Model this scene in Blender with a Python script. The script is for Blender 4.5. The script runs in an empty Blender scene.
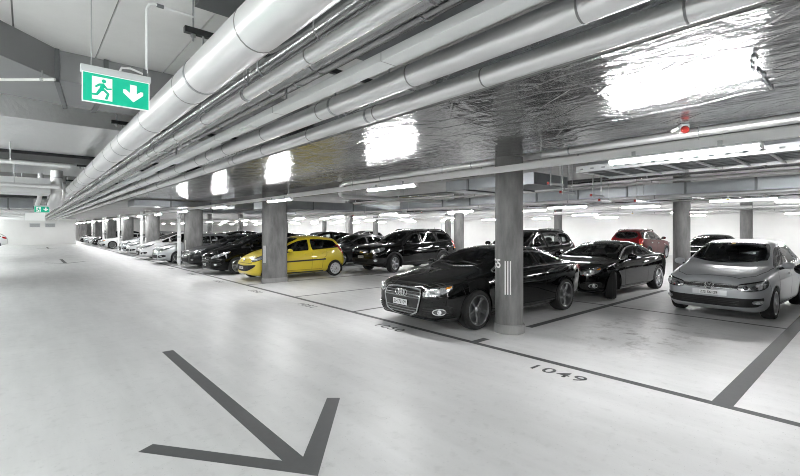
import bpy, bmesh, math, random
import numpy as np
from mathutils import Vector, Matrix
from mathutils.bvhtree import BVHTree
random.seed(4)
C = bpy.context.scene.collection
H = 1.68                                   # eye height; the plan below was measured in eye heights
rad = math.radians

# ------------------------------------------------------------------ materials
def new_mat(name):
    m = bpy.data.materials.new(name); m.use_nodes = True
    nt = m.node_tree
    return m, nt, nt.nodes['Principled BSDF']

def pmat(name, col, rough=.5, metal=0., coat=0., spec=.5, bump=0., bscale=40., var=0., vscale=6., emit=None, estr=0., coat_rough=.04):
    m, nt, b = new_mat(name)
    col = tuple(col) if len(col) == 4 else (*col, 1.)
    b.inputs['Base Color'].default_value = col
    b.inputs['Roughness'].default_value = rough
    b.inputs['Metallic'].default_value = metal
    b.inputs['Coat Weight'].default_value = coat
    b.inputs['Coat Roughness'].default_value = coat_rough
    b.inputs['Specular IOR Level'].default_value = spec
    if emit:
        b.inputs['Emission Color'].default_value = (*emit, 1.)
        b.inputs['Emission Strength'].default_value = estr
    tc = nt.nodes.new('ShaderNodeTexCoord')
    if var > 0:
        n = nt.nodes.new('ShaderNodeTexNoise'); n.inputs['Scale'].default_value = vscale; n.inputs['Detail'].default_value = 6
        nt.links.new(tc.outputs['Object'], n.inputs['Vector'])
        mx = nt.nodes.new('ShaderNodeMix'); mx.data_type = 'RGBA'
        mx.inputs['A'].default_value = (*[max(0, c * (1 - var)) for c in col[:3]], 1)
        mx.inputs['B'].default_value = (*[min(1, c * (1 + var)) for c in col[:3]], 1)
        nt.links.new(n.outputs['Fac'], mx.inputs['Factor']); nt.links.new(mx.outputs['Result'], b.inputs['Base Color'])
    if bump > 0:
        n = nt.nodes.new('ShaderNodeTexNoise'); n.inputs['Scale'].default_value = bscale; n.inputs['Detail'].default_value = 5
        nt.links.new(tc.outputs['Object'], n.inputs['Vector'])
        bp = nt.nodes.new('ShaderNodeBump'); bp.inputs['Strength'].default_value = bump; bp.inputs['Distance'].default_value = .01
        nt.links.new(n.outputs['Fac'], bp.inputs['Height']); nt.links.new(bp.outputs['Normal'], b.inputs['Normal'])
    return m

M = {}
def paint(name, col, metal=.25, rough=.32, coat=1., spec=.5):
    M[name] = pmat(name, col, rough, metal, coat=coat, coat_rough=.02, spec=spec)
paint('paint_black', (.0025, .0027, .0028), .0, .4, .90, .0)
paint('paint_black2', (.002, .0021, .0022), .0, .4, .5, .0)
paint('paint_silver', (.38, .395, .41), .15, .45, .45)
paint('paint_yellow', (.64, .50, .02), .0, .35, .8)
paint('paint_grey', (.016, .017, .019), .3, .4, .5, .2)
paint('paint_white', (.60, .61, .62), .0)
paint('paint_lightsilver', (.50, .52, .54), .5, .3)
paint('paint_red', (.075, .003, .004), .1, .4, .35, .1)
M['liner'] = pmat('liner', (.012, .012, .013), .8)
M['trim_black'] = pmat('trim_black', (.008, .008, .009), .22, coat=.5)
M['plastic'] = pmat('plastic', (.018, .018, .019), .55)
M['plastic_dark'] = pmat('plastic_dark', (.006, .006, .006), .7)
M['tyre'] = pmat('tyre', (.012, .012, .012), .75, bump=.2, bscale=90)
M['alloy'] = pmat('alloy', (.42, .43, .44), .28, .9)
M['alloy_dark'] = pmat('alloy_dark', (.22, .225, .23), .3, .8)
M['alloy_light'] = pmat('alloy_light', (.62, .63, .64), .35, .5)
M['chrome'] = pmat('chrome', (.75, .76, .77), .08, 1.)
M['satin'] = pmat('satin', (.5, .51, .52), .25, 1.)
M['lamp'] = pmat('lamp', (.55, .57, .58), .12, .85, coat=1.)
M['lamp_dark'] = pmat('lamp_dark', (.10, .105, .11), .15, .6, coat=1.)
M['lens'] = pmat('lens', (.85, .87, .88), .06, .6, coat=1.)
M['amber'] = pmat('amber', (.75, .28, .03), .2, coat=1.)
M['red_lens'] = pmat('red_lens', (.35, .01, .012), .12, coat=1.)
M['plate'] = pmat('plate', (.72, .73, .73), .35)
M['ink'] = pmat('ink', (.01, .01, .01), .5)
M['gold'] = pmat('gold', (.75, .5, .08), .3, .6)
M['seat'] = pmat('seat', (.03, .03, .032), .8)
M['sticker'] = pmat('sticker', (.8, .6, .1), .5)

def glass_mat(name, tint, gloss):
    m = bpy.data.materials.new(name); m.use_nodes = True
    nt = m.node_tree; nt.nodes.clear()
    out = nt.nodes.new('ShaderNodeOutputMaterial')
    tr = nt.nodes.new('ShaderNodeBsdfTransparent'); tr.inputs['Color'].default_value = (*tint, 1)
    gl = nt.nodes.new('ShaderNodeBsdfGlossy'); gl.inputs['Roughness'].default_value = .01
    fr = nt.nodes.new('ShaderNodeFresnel'); fr.inputs['IOR'].default_value = gloss
    mx = nt.nodes.new('ShaderNodeMixShader')
    nt.links.new(fr.outputs[0], mx.inputs[0]); nt.links.new(tr.outputs[0], mx.inputs[1]); nt.links.new(gl.outputs[0], mx.inputs[2])
    nt.links.new(mx.outputs[0], out.inputs[0])
    return m
M['glass'] = glass_mat('glass', (.80, .83, .82), 1.42)
M['glass_tint'] = glass_mat('glass_tint', (.28, .30, .30), 1.5)
M['glass_far'] = pmat('glass_far', (.012, .013, .014), .05, coat=1.)

# ------------------------------------------------------------------ objects
def link(o, parent=None):
    C.objects.link(o)
    if parent is not None: o.parent = parent
    return o

def mesh_from(name, verts, faces, mats=None, smooth=True, angle=40, fmat=None):
    me = bpy.data.meshes.new(name)
    me.from_pydata([tuple(v) for v in verts], [], [tuple(f) for f in faces])
    for m in (mats or []): me.materials.append(m)
    if fmat is not None:
        me.polygons.foreach_set('material_index', fmat)
    me.validate(); me.update()
    if smooth:
        me.polygons.foreach_set('use_smooth', [True] * len(me.polygons))
        me.set_sharp_from_angle(angle=rad(angle))
    return me

class MB:
    """Collects simple solids and builds them as one mesh object."""
    def __init__(s): s.v = []; s.f = []; s.m = []; s.cur = 0
    def add(s, vs, fs):
        b = len(s.v); s.v += [Vector(v) for v in vs]
        for f in fs: s.f.append(tuple(b + i for i in f)); s.m.append(s.cur)
        return s
    def box(s, a, b, bev=0.):
        x0, y0, z0 = a; x1, y1, z1 = b
        if bev <= 0:
            s.add([(x0,y0,z0),(x1,y0,z0),(x1,y1,z0),(x0,y1,z0),(x0,y0,z1),(x1,y0,z1),(x1,y1,z1),(x0,y1,z1)],
                  [(0,3,2,1),(4,5,6,7),(0,1,5,4),(1,2,6,5),(2,3,7,6),(3,0,4,7)])
        else:
            bm = bmesh.new(); bmesh.ops.create_cube(bm, size=1)
            for v in bm.verts:
                v.co = Vector(((x0+x1)/2 + v.co.x*(x1-x0), (y0+y1)/2 + v.co.y*(y1-y0), (z0+z1)/2 + v.co.z*(z1-z0)))
            bmesh.ops.bevel(bm, geom=bm.edges[:], offset=bev, segments=3, affect='EDGES', profile=.6)
            s.frombm(bm)
        return s
    def frombm(s, bm, mw=None):
        bm.verts.index_update()
        s.add([(mw @ v.co) if mw else v.co.copy() for v in bm.verts], [[v.index for v in f.verts] for f in bm.faces]); bm.free()
    def tube(s, pts, r, n=10, caps=True, closed=False):
        pts = [Vector(p) for p in pts]; rings = []
        N = len(pts); prev = None
        rr = r if isinstance(r, (list, tuple)) else [r] * N
        for i, p in enumerate(pts):
            if closed: t = (pts[(i+1) % N] - pts[i-1]).normalized()
            else: t = (pts[min(i+1, N-1)] - pts[max(i-1, 0)]).normalized()
            if prev is None:
                a = t.cross(Vector((0,0,1)))
                if a.length < 1e-3: a = t.cross(Vector((1,0,0)))
                a.normalize()
            else:
                a = prev - t * prev.dot(t); a.normalize()
            prev = a; b = t.cross(a)
            rings.append([p + (a*math.cos(2*math.pi*k/n) + b*math.sin(2*math.pi*k/n)) * rr[i] for k in range(n)])
        vs = [v for R in rings for v in R]; fs = []
        for i in range(N - (0 if closed else 1)):
            j = (i+1) % N
            for k in range(n):
                fs.append((i*n+k, i*n+(k+1) % n, j*n+(k+1) % n, j*n+k))
        if caps and not closed:
            fs.append(tuple(range(n-1, -1, -1))); fs.append(tuple((N-1)*n+k for k in range(n)))
        return s.add(vs, fs)
    def prism(s, poly, z0, z1):
        n = len(poly)
        vs = [(x, y, z0) for x, y in poly] + [(x, y, z1) for x, y in poly]
        fs = [tuple(range(n-1, -1, -1)), tuple(range(n, 2*n))] + [(i, (i+1) % n, n+(i+1) % n, n+i) for i in range(n)]
        return s.add(vs, fs)
    def lathe(s, prof, n=32, axis='Y', caps=False):
        """prof: (radius, height) pairs; revolved round the axis."""
        vs = []; fs = []
        for r, h in prof:
            for k in range(n):
                c, d = math.cos(2*math.pi*k/n)*r, math.sin(2*math.pi*k/n)*r
                vs.append({'Y': (c, h, d), 'Z': (c, d, h), 'X': (h, c, d)}[axis])
        for i in range(len(prof)-1):
            for k in range(n):
                fs.append((i*n+k, i*n+(k+1) % n, (i+1)*n+(k+1) % n, (i+1)*n+k))
        if caps:
            fs.append(tuple(range(n-1, -1, -1))); fs.append(tuple((len(prof)-1)*n+k for k in range(n)))
        return s.add(vs, fs)
    def build(s, name, mats, parent=None, smooth=True, angle=40, loc=None, fix=True):
        if not isinstance(mats, (list, tuple)): mats = [mats]
        me = mesh_from(name, s.v, s.f, mats, smooth, angle, s.m)
        if fix:
            bm = bmesh.new(); bm.from_mesh(me); bmesh.ops.recalc_face_normals(bm, faces=bm.faces); bm.to_mesh(me); bm.free()
        o = bpy.data.objects.new(name, me)
        if loc is not None: o.location = loc
        return link(o, parent)

def tag(o, label=None, cat=None, group=None, kind=None):
    if label: o['label'] = label
    if cat: o['category'] = cat
    if group: o['group'] = group
    if kind: o['kind'] = kind
    return o

def empty(name, loc=(0,0,0), rz=0.):
    o = bpy.data.objects.new(name, None); o.empty_display_size = .2
    o.location = loc; o.rotation_euler = (0, 0, rz)
    return link(o)

def kids(o): return [c for c in KIDS.get(o.name, [])]
def copy_tree(src, parent=None, swap=None):
    """copy a thing with its parts and sub-parts; swap: {material name: material}"""
    c = src.copy(); C.objects.link(c); c.parent = parent
    if swap and c.type == 'MESH':
        for i, sl in enumerate(c.material_slots):
            if sl.material and sl.material.name in swap:
                nm = sl.material.name; sl.link = 'OBJECT'; sl.material = swap[nm]
    for ch in src.children:
        copy_tree(ch, c, swap)
    return c

def text_mesh(txt, size, extrude=0., bold=0., xs=1., sp=1.):
    cu = bpy.data.curves.new('t', 'FONT'); cu.body = txt; cu.size = size; cu.align_x = 'CENTER'; cu.align_y = 'CENTER'
    cu.offset = bold; cu.extrude = extrude; cu.space_character = sp
    o = bpy.data.objects.new('t', cu); C.objects.link(o)
    dg = bpy.context.evaluated_depsgraph_get()
    me = bpy.data.meshes.new_from_object(o.evaluated_get(dg))
    bpy.data.objects.remove(o); bpy.data.curves.remove(cu)
    me.transform(Matrix.Diagonal((xs, 1, 1, 1)))
    me.materials.clear()
    return me
LAMP = 62.; EXPO = 1.42
# ------------------------------------------------------------------ cars
def pchip(pts):
    x = np.array([p[0] for p in pts], float); y = np.array([p[1] for p in pts], float)
    h = np.diff(x); d = np.diff(y) / h; m = np.zeros(len(x))
    if len(x) > 2:
        for i in range(1, len(x)-1):
            if d[i-1]*d[i] > 0:
                w1 = 2*h[i]+h[i-1]; w2 = h[i]+2*h[i-1]
                m[i] = (w1+w2) / (w1/d[i-1] + w2/d[i])
    m[0] = d[0]; m[-1] = d[-1]
    def f(t):
        t = np.clip(t, x[0], x[-1]); i = np.clip(np.searchsorted(x, t, side='right')-1, 0, len(h)-1)
        s = (t - x[i]) / h[i]
        return ((1+2*s)*(1-s)**2*y[i] + s*(1-s)**2*h[i]*m[i] + s*s*(3-2*s)*y[i+1] + s*s*(s-1)*h[i]*m[i+1])
    return f

def rounded(pts, radii, ns, nc=4):
    """open polyline with rounded inner corners, constant sample count"""
    P = [np.array(p, float) for p in pts]; out = [P[0]]
    last = P[0]
    for i in range(1, len(P)):
        if i < len(P)-1:
            a = P[i-1]-P[i]; b = P[i+1]-P[i]; la = np.linalg.norm(a)+1e-9; lb = np.linalg.norm(b)+1e-9
            r = min(radii[i-1], .46*la, .46*lb)
            A = P[i]+a/la*r; B = P[i]+b/lb*r
        else:
            A = P[i]; B = None
        n = ns[i-1]
        for k in range(1, n+1): out.append(last + (A-last)*k/n)
        if B is not None:
            for k in range(1, nc+1):
                s = k/nc; out.append((1-s)**2*A + 2*s*(1-s)*P[i] + s*s*B)
            last = B
    return out

def chaikin(poly, it=2, closed=True):
    for _ in range(it):
        q = []; n = len(poly)
        for i in range(n if closed else n-1):
            a = poly[i]; b = poly[(i+1) % n]
            q += [(a[0]*.78+b[0]*.22, a[1]*.78+b[1]*.22), (a[0]*.22+b[0]*.78, a[1]*.22+b[1]*.78)]
        if not closed: q = [poly[0]] + q + [poly[-1]]
        poly = q
    return poly

def inside(poly, x, y):
    c = False; n = len(poly); j = n-1
    for i in range(n):
        xi, yi = poly[i]; xj, yj = poly[j]
        if (yi > y) != (yj > y) and x < (xj-xi)*(y-yi)/(yj-yi)+xi: c = not c
        j = i
    return c

def poly_tri(poly, step):
    """fill a polygon with a fine grid: verts2d, faces"""
    bm = bmesh.new()
    f = bm.faces.new([bm.verts.new((x, y, 0)) for x, y in poly])
    xs = [p[0] for p in poly]; ys = [p[1] for p in poly]
    for lo, hi, no in ((min(xs), max(xs), (1,0,0)), (min(ys), max(ys), (0,1,0))):
        n = int((hi-lo)/step)
        for k in range(1, n+1):
            t = lo + (hi-lo)*k/(n+1)
            bmesh.ops.bisect_plane(bm, geom=bm.verts[:]+bm.edges[:]+bm.faces[:], plane_co=Vector(no)*t, plane_no=no)
    bmesh.ops.triangulate(bm, faces=[f for f in bm.faces if len(f.verts) > 4])
    bm.verts.index_update()
    v = [(a.co.x, a.co.y) for a in bm.verts]; fs = [[a.index for a in f.verts] for f in bm.faces]
    edge = [[e.verts[0].index, e.verts[1].index] for e in bm.edges if len(e.link_faces) == 1]
    bm.free()
    return v, fs, edge

class Car:
    def __init__(s, spec, name, detail=True):
        s.sp = spec; s.L = spec['L']; s.W = spec['W']; s.detail = detail
        s.root = empty(name); s.off = Vector((-s.L/2, 0, 0))
        f = lambda k: pchip(spec[k])
        s.top, s.bot, s.belt, s.wid, s.wr, s.dr = f('top'), f('bot'), f('belt'), f('wid'), f('wr'), f('dr')
        s.sw = f('sw') if 'sw' in spec else pchip([(0, .94), (s.L, .94)])
        s.ax = [spec['fo'], spec['fo']+spec['wb']]
        s.make_shell()

    def zt(s, x):      # smoothed roof line
        return float(sum(s.top(x+d)*w for d, w in ((-.06,.15),(-.03,.2),(0,.3),(.03,.2),(.06,.15)))) if .15 < x < s.L-.15 else float(s.top(x))
    def zs(s, x): return min(float(s.belt(x)), s.zt(x)-.025)
    def R(s, x):
        zt = s.zt(x); zs = s.zs(x); d = float(s.dr(x))
        return float(s.wr(x)), max(zt-d, zs+(zt-zs)*.45)

    def cross(s, x):
        w = float(s.wid(x)); zb = float(s.bot(x)); zt = s.zt(x); zs = s.zs(x); wr, zr = s.R(x)
        ws = w*float(s.sw(x)); wr = min(wr, ws-.03)
        zw = zb+(zs-zb)*s.sp.get('kw', .66)
        k = min(1, (zs-zb)/.5)
        pts = [(0, zb), (w*.84, zb), (w*.965, zb+.10*k), (w, zw), (ws, zs), (wr, zr)]
        o = rounded(pts+[(wr*.8, zr+(zt-zr)*.62)], [.05, .08, .28, s.sp.get('rs', .05), s.sp.get('rr', .09)], [4, 2, 5, 6, 9, 2], 5)
        a = o[-1]; n = 11
        c = np.array([wr*.36, zt]); e = np.array([0, zt])
        for k in range(1, n+1):
            t = k/n; o.append((1-t)**2*a + 2*t*(1-t)*c + t*t*e)
        return o

    def make_shell(s):
        L = s.L
        xs = [0]
        def st(x): return .012 if x < .06 else .025 if x < .3 else .04
        while xs[-1] < L: xs.append(xs[-1]+st(min(xs[-1], L-xs[-1]-.001)))
        xs = [x*L/xs[-1] for x in xs]
        secs = [s.cross(x) for x in xs]
        n = len(secs[0]); ring = 2*n-2
        V = []
        def ringpts(sec, x):
            r = [(x, -p[0], p[1]) for p in sec] + [(x, p[0], p[1]) for p in sec[-2:0:-1]]
            return r
        for x, sec in zip(xs, secs): V += ringpts(sec, x)
        F = []
        for i in range(len(xs)-1):
            for k in range(ring):
                F.append((i*ring+k, i*ring+(k+1) % ring, (i+1)*ring+(k+1) % ring, (i+1)*ring+k))
        for end in (0, 1):                                   # rounded caps
            sec = secs[0] if end == 0 else secs[-1]; base = 0 if end == 0 else (len(xs)-1)*ring
            zc = (sec[0][1]+sec[-1][1])/2; prev = base
            for q, sc in enumerate((.8, .55, .3, .08)):
                b = len(V); dx = s.sp.get('bulge', .03)*(1-sc*sc)
                x = -dx if end == 0 else L+dx*.6
                V += ringpts([(p[0]*sc, zc+(p[1]-zc)*sc) for p in sec], x)
                for k in range(ring):
                    a = (prev+k, b+k, b+(k+1) % ring, prev+(k+1) % ring)
                    F.append(a if end == 0 else a[::-1])
                prev = b
            F.append(tuple(prev+k for k in range(ring)) if end == 0 else tuple(prev+k for k in range(ring-1, -1, -1)))
        s.V = [Vector(v) for v in V]; s.F = F
        s.bvh = BVHTree.FromPolygons(s.V, F)
        s.holes = []

    # ---- projection
    def ray(s, mode, u, v):
        L = s.L
        if mode == 'L': return Vector((u, -3, v)), Vector((0, 1, 0))
        if mode == 'R': return Vector((u, 3, v)), Vector((0, -1, 0))
        if mode == 'T': return Vector((u, v, 4)), Vector((0, 0, -1))
        if mode == 'F': return Vector((-3, u, v)), Vector((1, 0, 0))
        if mode == 'B': return Vector((L+3, u, v)), Vector((-1, 0, 0))
        if mode in ('CF', 'CB'):
            xc = 1.2; th = u/xc; d = Vector((-math.cos(th), math.sin(th), 0)); o = Vector((xc, 0, v))
            if mode == 'CB': d.x *= -1; o.x = L-xc
            return o+d*4, -d
    def hit(s, mode, u, v):
        o, d = s.ray(mode, u, v)
        h = s.bvh.ray_cast(o, d)
        if h[0] is None:
            q = s.bvh.find_nearest(o + d*3.1 if mode in 'LRFB' else o+d*3.0)
            return q[0], d, q[1]
        return h[0], d, h[1]
    def cf(s, p, rear=False):
        """(x,y,z) guess -> cylinder coordinates"""
        x, y, z = p; xc = 1.2
        if rear: x = s.L-x
        return (math.atan2(y, xc-x)*xc, z)

    def obj(s, name, verts, faces, mat, parent=None, angle=50, recalc=True):
        me = mesh_from(name, [v+s.off for v in verts], faces, mat if isinstance(mat, list) else [mat], True, angle)
        if recalc:
            bm = bmesh.new(); bm.from_mesh(me); bmesh.ops.recalc_face_normals(bm, faces=bm.faces); bm.to_mesh(me); bm.free()
        return link(bpy.data.objects.new(name, me), parent or s.root)

    def geo_patch(s, poly, mode, off=.004, thick=.012, step=.04):
        v2, fs, edge = poly_tri(poly, step)
        P = []; D = []
        for u, v in v2:
            p, d, n = s.hit(mode, u, v); P.append(p-d*off); D.append(d)
        fr = set()
        for f in fs:
            for i in range(len(f)): fr.add((f[i], f[(i+1) % len(f)]))
        V = list(P); F = [list(f) for f in fs]; mp = {}
        for a, b in edge:
            for q in (a, b):
                if q not in mp: mp[q] = len(V); V.append(P[q]+D[q]*thick)
            if (a, b) not in fr: a, b = b, a
            F.append([b, a, mp[a], mp[b]])
        return V, F

    def patch(s, name, poly, mode, mat, off=.004, thick=.012, step=.04, parent=None, both=False):
        """polygon laid on the body; both=True: one object per side"""
        res = []
        for k in ((0, 1) if both else (0,)):
            m = mode; pl = poly
            if k:
                if mode == 'L': m = 'R'
                else: pl = [(u, -v) for u, v in poly] if mode == 'T' else [(-u, v) for u, v in poly]
            V, F = s.geo_patch(pl, m, off, thick, step)
            res.append(s.obj(name, V, F, mat, parent[k] if isinstance(parent, list) else parent))
        return res if both else res[0]

    def geo_strip(s, line, mode, w, off=.006, sink=.006, step=.04, closed=False):
        pts = []; n = len(line)
        for i in range(n if closed else n-1):
            a = np.array(line[i]); b = np.array(line[(i+1) % n]); m = max(1, int(np.linalg.norm(b-a)/step))
            for k in range(m): pts.append(a+(b-a)*k/m)
        if not closed: pts.append(np.array(line[-1]))
        N = len(pts); V = []
        rows = ((-.5, -sink), (-.42, off), (.42, off), (.5, -sink))
        for i, p in enumerate(pts):
            a = pts[i-1] if (i > 0 or closed) else p
            b = pts[(i+1) % N] if (i < N-1 or closed) else p
            t = b-a; t = t/(np.linalg.norm(t)+1e-9); q = np.array([-t[1], t[0]])
            for r, o in rows:
                h, d, nn = s.hit(mode, *(p+q*w*r)); V.append(h-d*o)
        F = []
        for i in range(N if closed else N-1):
            j = (i+1) % N
            for k in range(3): F.append((i*4+k, i*4+k+1, j*4+k+1, j*4+k))
        return V, F
    def strip(s, name, lines, mode, w, mat, off=.006, sink=.006, parent=None, closed=False, both=False):
        """lines: one polyline or several, all in one mesh"""
        if not isinstance(lines[0], list): lines = [lines]
        res = []
        for k in ((0, 1) if both else (0,)):
            V, F = [], []
            for ln in lines:
                m = mode; pl = ln
                if k:
                    if mode == 'L': m = 'R'
                    else: pl = [(u, -v) for u, v in ln] if mode == 'T' else [(-u, v) for u, v in ln]
                v, f = s.geo_strip(pl, m, w, off, sink, closed=closed)
                b = len(V); V += v; F += [[b+i for i in q] for q in f]
            res.append(s.obj(name, V, F, mat, parent[k] if isinstance(parent, list) else parent))
        return res if both else res[0]

    def hole(s, poly, mode): s.holes.append((poly, mode))

    # ---- windows
    def side_window(s, xf, xrt, xrb, m=.02, zoff=.03, cuts=(), slant=.0, rr=1, pw=.06):
        """list of window outlines in (x,z): between belt and roof edge; cuts = pillar centres"""
        xs = np.linspace(xf, max(xrt, xrb), 90)
        lo = lambda x: s.zs(x)+zoff
        hi = lambda x: s.R(x)[1]-m-.5*min(.09, s.sp.get('rr', .09))
        def rear_x(z):
            z0, z1 = lo(xrb), hi(xrt); t = (z-z0)/(z1-z0); return xrb+(xrt-xrb)*t
        zm = lo(xf+.8)
        def pil(c, side): return lambda z: c+side*pw/2+slant*(z-zm)
        bounds = [None]+[c for c in cuts]+[None]
        outs = []
        for i in range(len(bounds)-1):
            L_ = pil(bounds[i], 1) if bounds[i] is not None else (lambda z: -9)
            R_ = pil(bounds[i+1], -1) if bounds[i+1] is not None else rear_x
            up = [(x, hi(x)) for x in xs if hi(x) > lo(x)+.015]
            up = [(x, z) for x, z in up if L_(z) <= x <= R_(z)]
            dn = [(x, lo(x)) for x in xs if hi(x) > lo(x)+.015]
            dn = [(x, z) for x, z in dn if L_(z) <= x <= R_(z)]
            if len(up) < 2 or len(dn) < 2: continue
            up = up[::3]+[up[-1]]; dn = dn[::3]+[dn[-1]]
            poly = dn[::-1]+up
            poly = [p for k, p in enumerate(poly) if k == 0 or abs(p[0]-poly[k-1][0])+abs(p[1]-poly[k-1][1]) > .012]
            outs.append(chaikin(poly, rr))
        return outs
    def screen(s, xa, xb, bow_a, bow_b, m=.05, ya=None, yb=None):
        """outline of windscreen / rear window seen from above"""
        ya = ya or s.R(xa+.1)[0]-m; yb = yb or s.R(xb)[0]-m
        ts = np.linspace(-1, 1, 13)
        a = [(xa+bow_a*t*t, ya*t) for t in ts]; b = [(xb+bow_b*t*t, yb*t) for t in ts[::-1]]
        return chaikin(a+b, 1)
    def window(s, name, poly, mode, both=False, mat=None, bw=.05):
        gm = mat or (M['glass'] if s.detail else M['glass_far'])
        if s.detail:
            s.hole(poly, mode)
            if both: s.hole(poly, 'R')
        panes = s.patch(name, poly, mode, gm, off=.002 if s.detail else .004, thick=.004, both=both)
        if s.detail:
            s.strip('window_seal', poly, mode, bw, M['trim_black'], off=.005, sink=.004, closed=True, both=both, parent=panes)
        return panes

    # ---- body with holes
    def build_body(s, mat):
        ra = s.sp['ra']
        F2 = []
        for f in s.F:
            c = sum((s.V[i] for i in f), Vector())/len(f)
            kill = False
            for ax in s.ax:
                if abs(c.y) > s.W-.36 and (c.x-ax)**2+(c.z-s.sp['r'])**2 < ra*ra: kill = True
            if not kill:
                for poly, mode in s.holes:
                    if mode == 'L' and c.y < -.2 and inside(poly, c.x, c.z): kill = True
                    elif mode == 'R' and c.y > .2 and inside(poly, c.x, c.z): kill = True
                    elif mode == 'T' and c.z > .75 and inside(poly, c.x, c.y): kill = True
                    elif mode == 'B' and c.x > s.L*.6 and inside(poly, c.y, c.z): kill = True
                    if kill: break
            if not kill: F2.append(f)
        used = sorted({i for f in F2 for i in f}); mp = {a: b for b, a in enumerate(used)}
        cnt = {}
        for f in F2:
            for i in range(len(f)):
                e = (min(f[i], f[i-1]), max(f[i], f[i-1])); cnt[e] = cnt.get(e, 0)+1
        edge_v = {i for e, n in cnt.items() if n == 1 for i in e}
        W_ = {}
        for i in edge_v:                                     # trim the arch openings to a clean circle
            v = s.V[i]
            for ax in s.ax:
                q = Vector((v.x-ax, 0, v.z-s.sp['r']))
                if abs(v.y) > s.W-.40 and abs(q.length-ra) < .06 and q.z > -.12: 
                    q = q.normalized()*(ra+.002); W_[i] = Vector((ax+q.x, v.y, s.sp['r']+q.z))
        FV = [[mp[i] for i in f] for f in F2]; VV = [W_.get(i, s.V[i])+s.off for i in used]; mi = [0]*len(FV)
        t_ = bmesh.new(); tv = [t_.verts.new(v) for v in VV]
        for f in FV: t_.faces.new([tv[i] for i in f])
        bmesh.ops.recalc_face_normals(t_, faces=t_.faces); t_.verts.index_update(); t_.normal_update()
        cen = Vector((0, 0, .7)); out_ = sum(1 if (f.calc_center_median()-cen).dot(f.normal) > 0 else -1 for f in t_.faces)
        if out_ < 0: bmesh.ops.reverse_faces(t_, faces=t_.faces[:]); t_.normal_update()
        nrm = [v.normal.copy() for v in t_.verts]; FV = [[v.index for v in f.verts] for f in t_.faces]
        if s.detail:
            n0 = len(VV); inner = [[i+n0 for i in f[::-1]] for f in FV]
            bnd = [e for e in t_.edges if len(e.link_faces) == 1]
            VV = VV+[v-n*.022 for v, n in zip(VV, nrm)]
            rim = []
            for e in bnd:
                l = e.link_loops[0]; i, j = l.vert.index, l.link_loop_next.vert.index
                rim.append([j, i, i+n0, j+n0])
            mi = [0]*len(FV)+[1]*(len(inner)+len(rim)); FV = FV+inner+rim
        t_.free()
        me = mesh_from('body', VV, FV, [mat, M['liner']], True, 60, mi)
        s.body = link(bpy.data.objects.new('body', me), s.root)
        return s.body

    # ---- wheels
    def wheels(s, rim, rim_mat, spokes=5, steer=0., tw=.22, rr=None):
        r = s.sp['r']; rr = rr or r*.70
        ty = MB(); hw = tw/2
        ty.lathe([(rr-.015, -hw*.86), (rr+.008, -hw*.98), (rr+.35*(r-rr), -hw*1.03), (rr+.75*(r-rr), -hw*.98), (r-.012, -hw*.82), (r-.002, -hw*.6),
                  (r-.006, -hw*.36), (r-.006, -hw*.32), (r, -hw*.30), (r, hw*.30), (r-.006, hw*.32), (r-.002, hw*.6), (r-.012, hw*.82), (rr+.75*(r-rr), hw*.98),
                  (rr+.35*(r-rr), hw*1.03), (rr+.008, hw*.98), (rr-.015, hw*.86)], 40)
        tme = None
        rb = MB()
        rb.lathe([(rr-.016, hw*.6), (rr-.016, -hw*.86), (rr+.006, -hw*.97), (rr-.004, -hw*1.0), (rr-.02, -hw*.9), (rr-.03, -hw*.2), (rr-.03, hw*.6), (0.02, hw*.6)], 40)
        hub = r*.20
        yo = -hw*.80
        if rim == 'spoke':
            for k in range(spokes):
                a = 2*math.pi*k/spokes; ca, sa = math.cos(a), math.sin(a)
                def P(rad_, t, y): return (ca*rad_-sa*t, y, sa*rad_+ca*t)
                w0, w1 = r*.10, r*.135
                prof = [(hub*.5, w0, yo+.02), (rr*.55, r*.085, yo), (rr-.02, w1, yo+.012)]
                vs = []; 
                for q, w, y in prof: vs += [P(q, -w, y+.02), P(q, -w*.62, y), P(q, w*.62, y), P(q, w, y+.02)]
                fs = [(i*4+j, i*4+j+1, i*4+j+5, i*4+j+4) for i in range(2) for j in range(3)]
                rb.add(vs, fs)
        elif rim == 'multi':
            for k in range(spokes):
                a = 2*math.pi*k/spokes
                for da in (-.13, .13):
                    ca, sa = math.cos(a+da*.3), math.sin(a+da*.3)
                    def P(rad_, t, y): return (ca*rad_-sa*t, y, sa*rad_+ca*t)
                    t1 = da*rr*.75
                    vs = []
                    for q, t, w, y in ((hub*.6, da*hub, r*.05, yo+.015), (rr-.02, t1, r*.05, yo+.01)):
                        vs += [P(q, t-w, y+.02), P(q, t-w*.6, y), P(q, t+w*.6, y), P(q, t+w, y+.02)]
                    rb.add(vs, [(j, j+1, j+5, j+4) for j in range(3)])
        else:                                                # pressed hubcap with slots
            n = 60
            rings = []
            for q, y in ((.06, yo-.02), (hub, yo-.016), (rr*.55, yo-.008), (rr*.62, yo-.006), (rr*.88, yo+.004), (rr-.01, yo+.0)):
                rings.append([(math.cos(2*math.pi*k/n)*q, y, math.sin(2*math.pi*k/n)*q) for k in range(n)])
            vs = [p for R_ in rings for p in R_]; fs = []
            per = n//spokes
            for i in range(5):
                for k in range(n):
                    if i == 3 and (k % per) in (0, 1): continue
                    fs.append((i*n+k, i*n+(k+1) % n, (i+1)*n+(k+1) % n, (i+1)*n+k))
            rb.add(vs, fs)
        rb.lathe([(0.001, yo-.02), (hub*.45, yo-.018), (hub*.6, yo-.008), (hub, yo+.012), (hub*1.05, yo+.05)], 24)
        db = MB(); db.lathe([(0.02, -hw*.05), (rr*.82, -hw*.05), (rr*.82, hw*.15), (.02, hw*.15)], 32)
        first = None
        y = s.W-hw-.012
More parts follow.
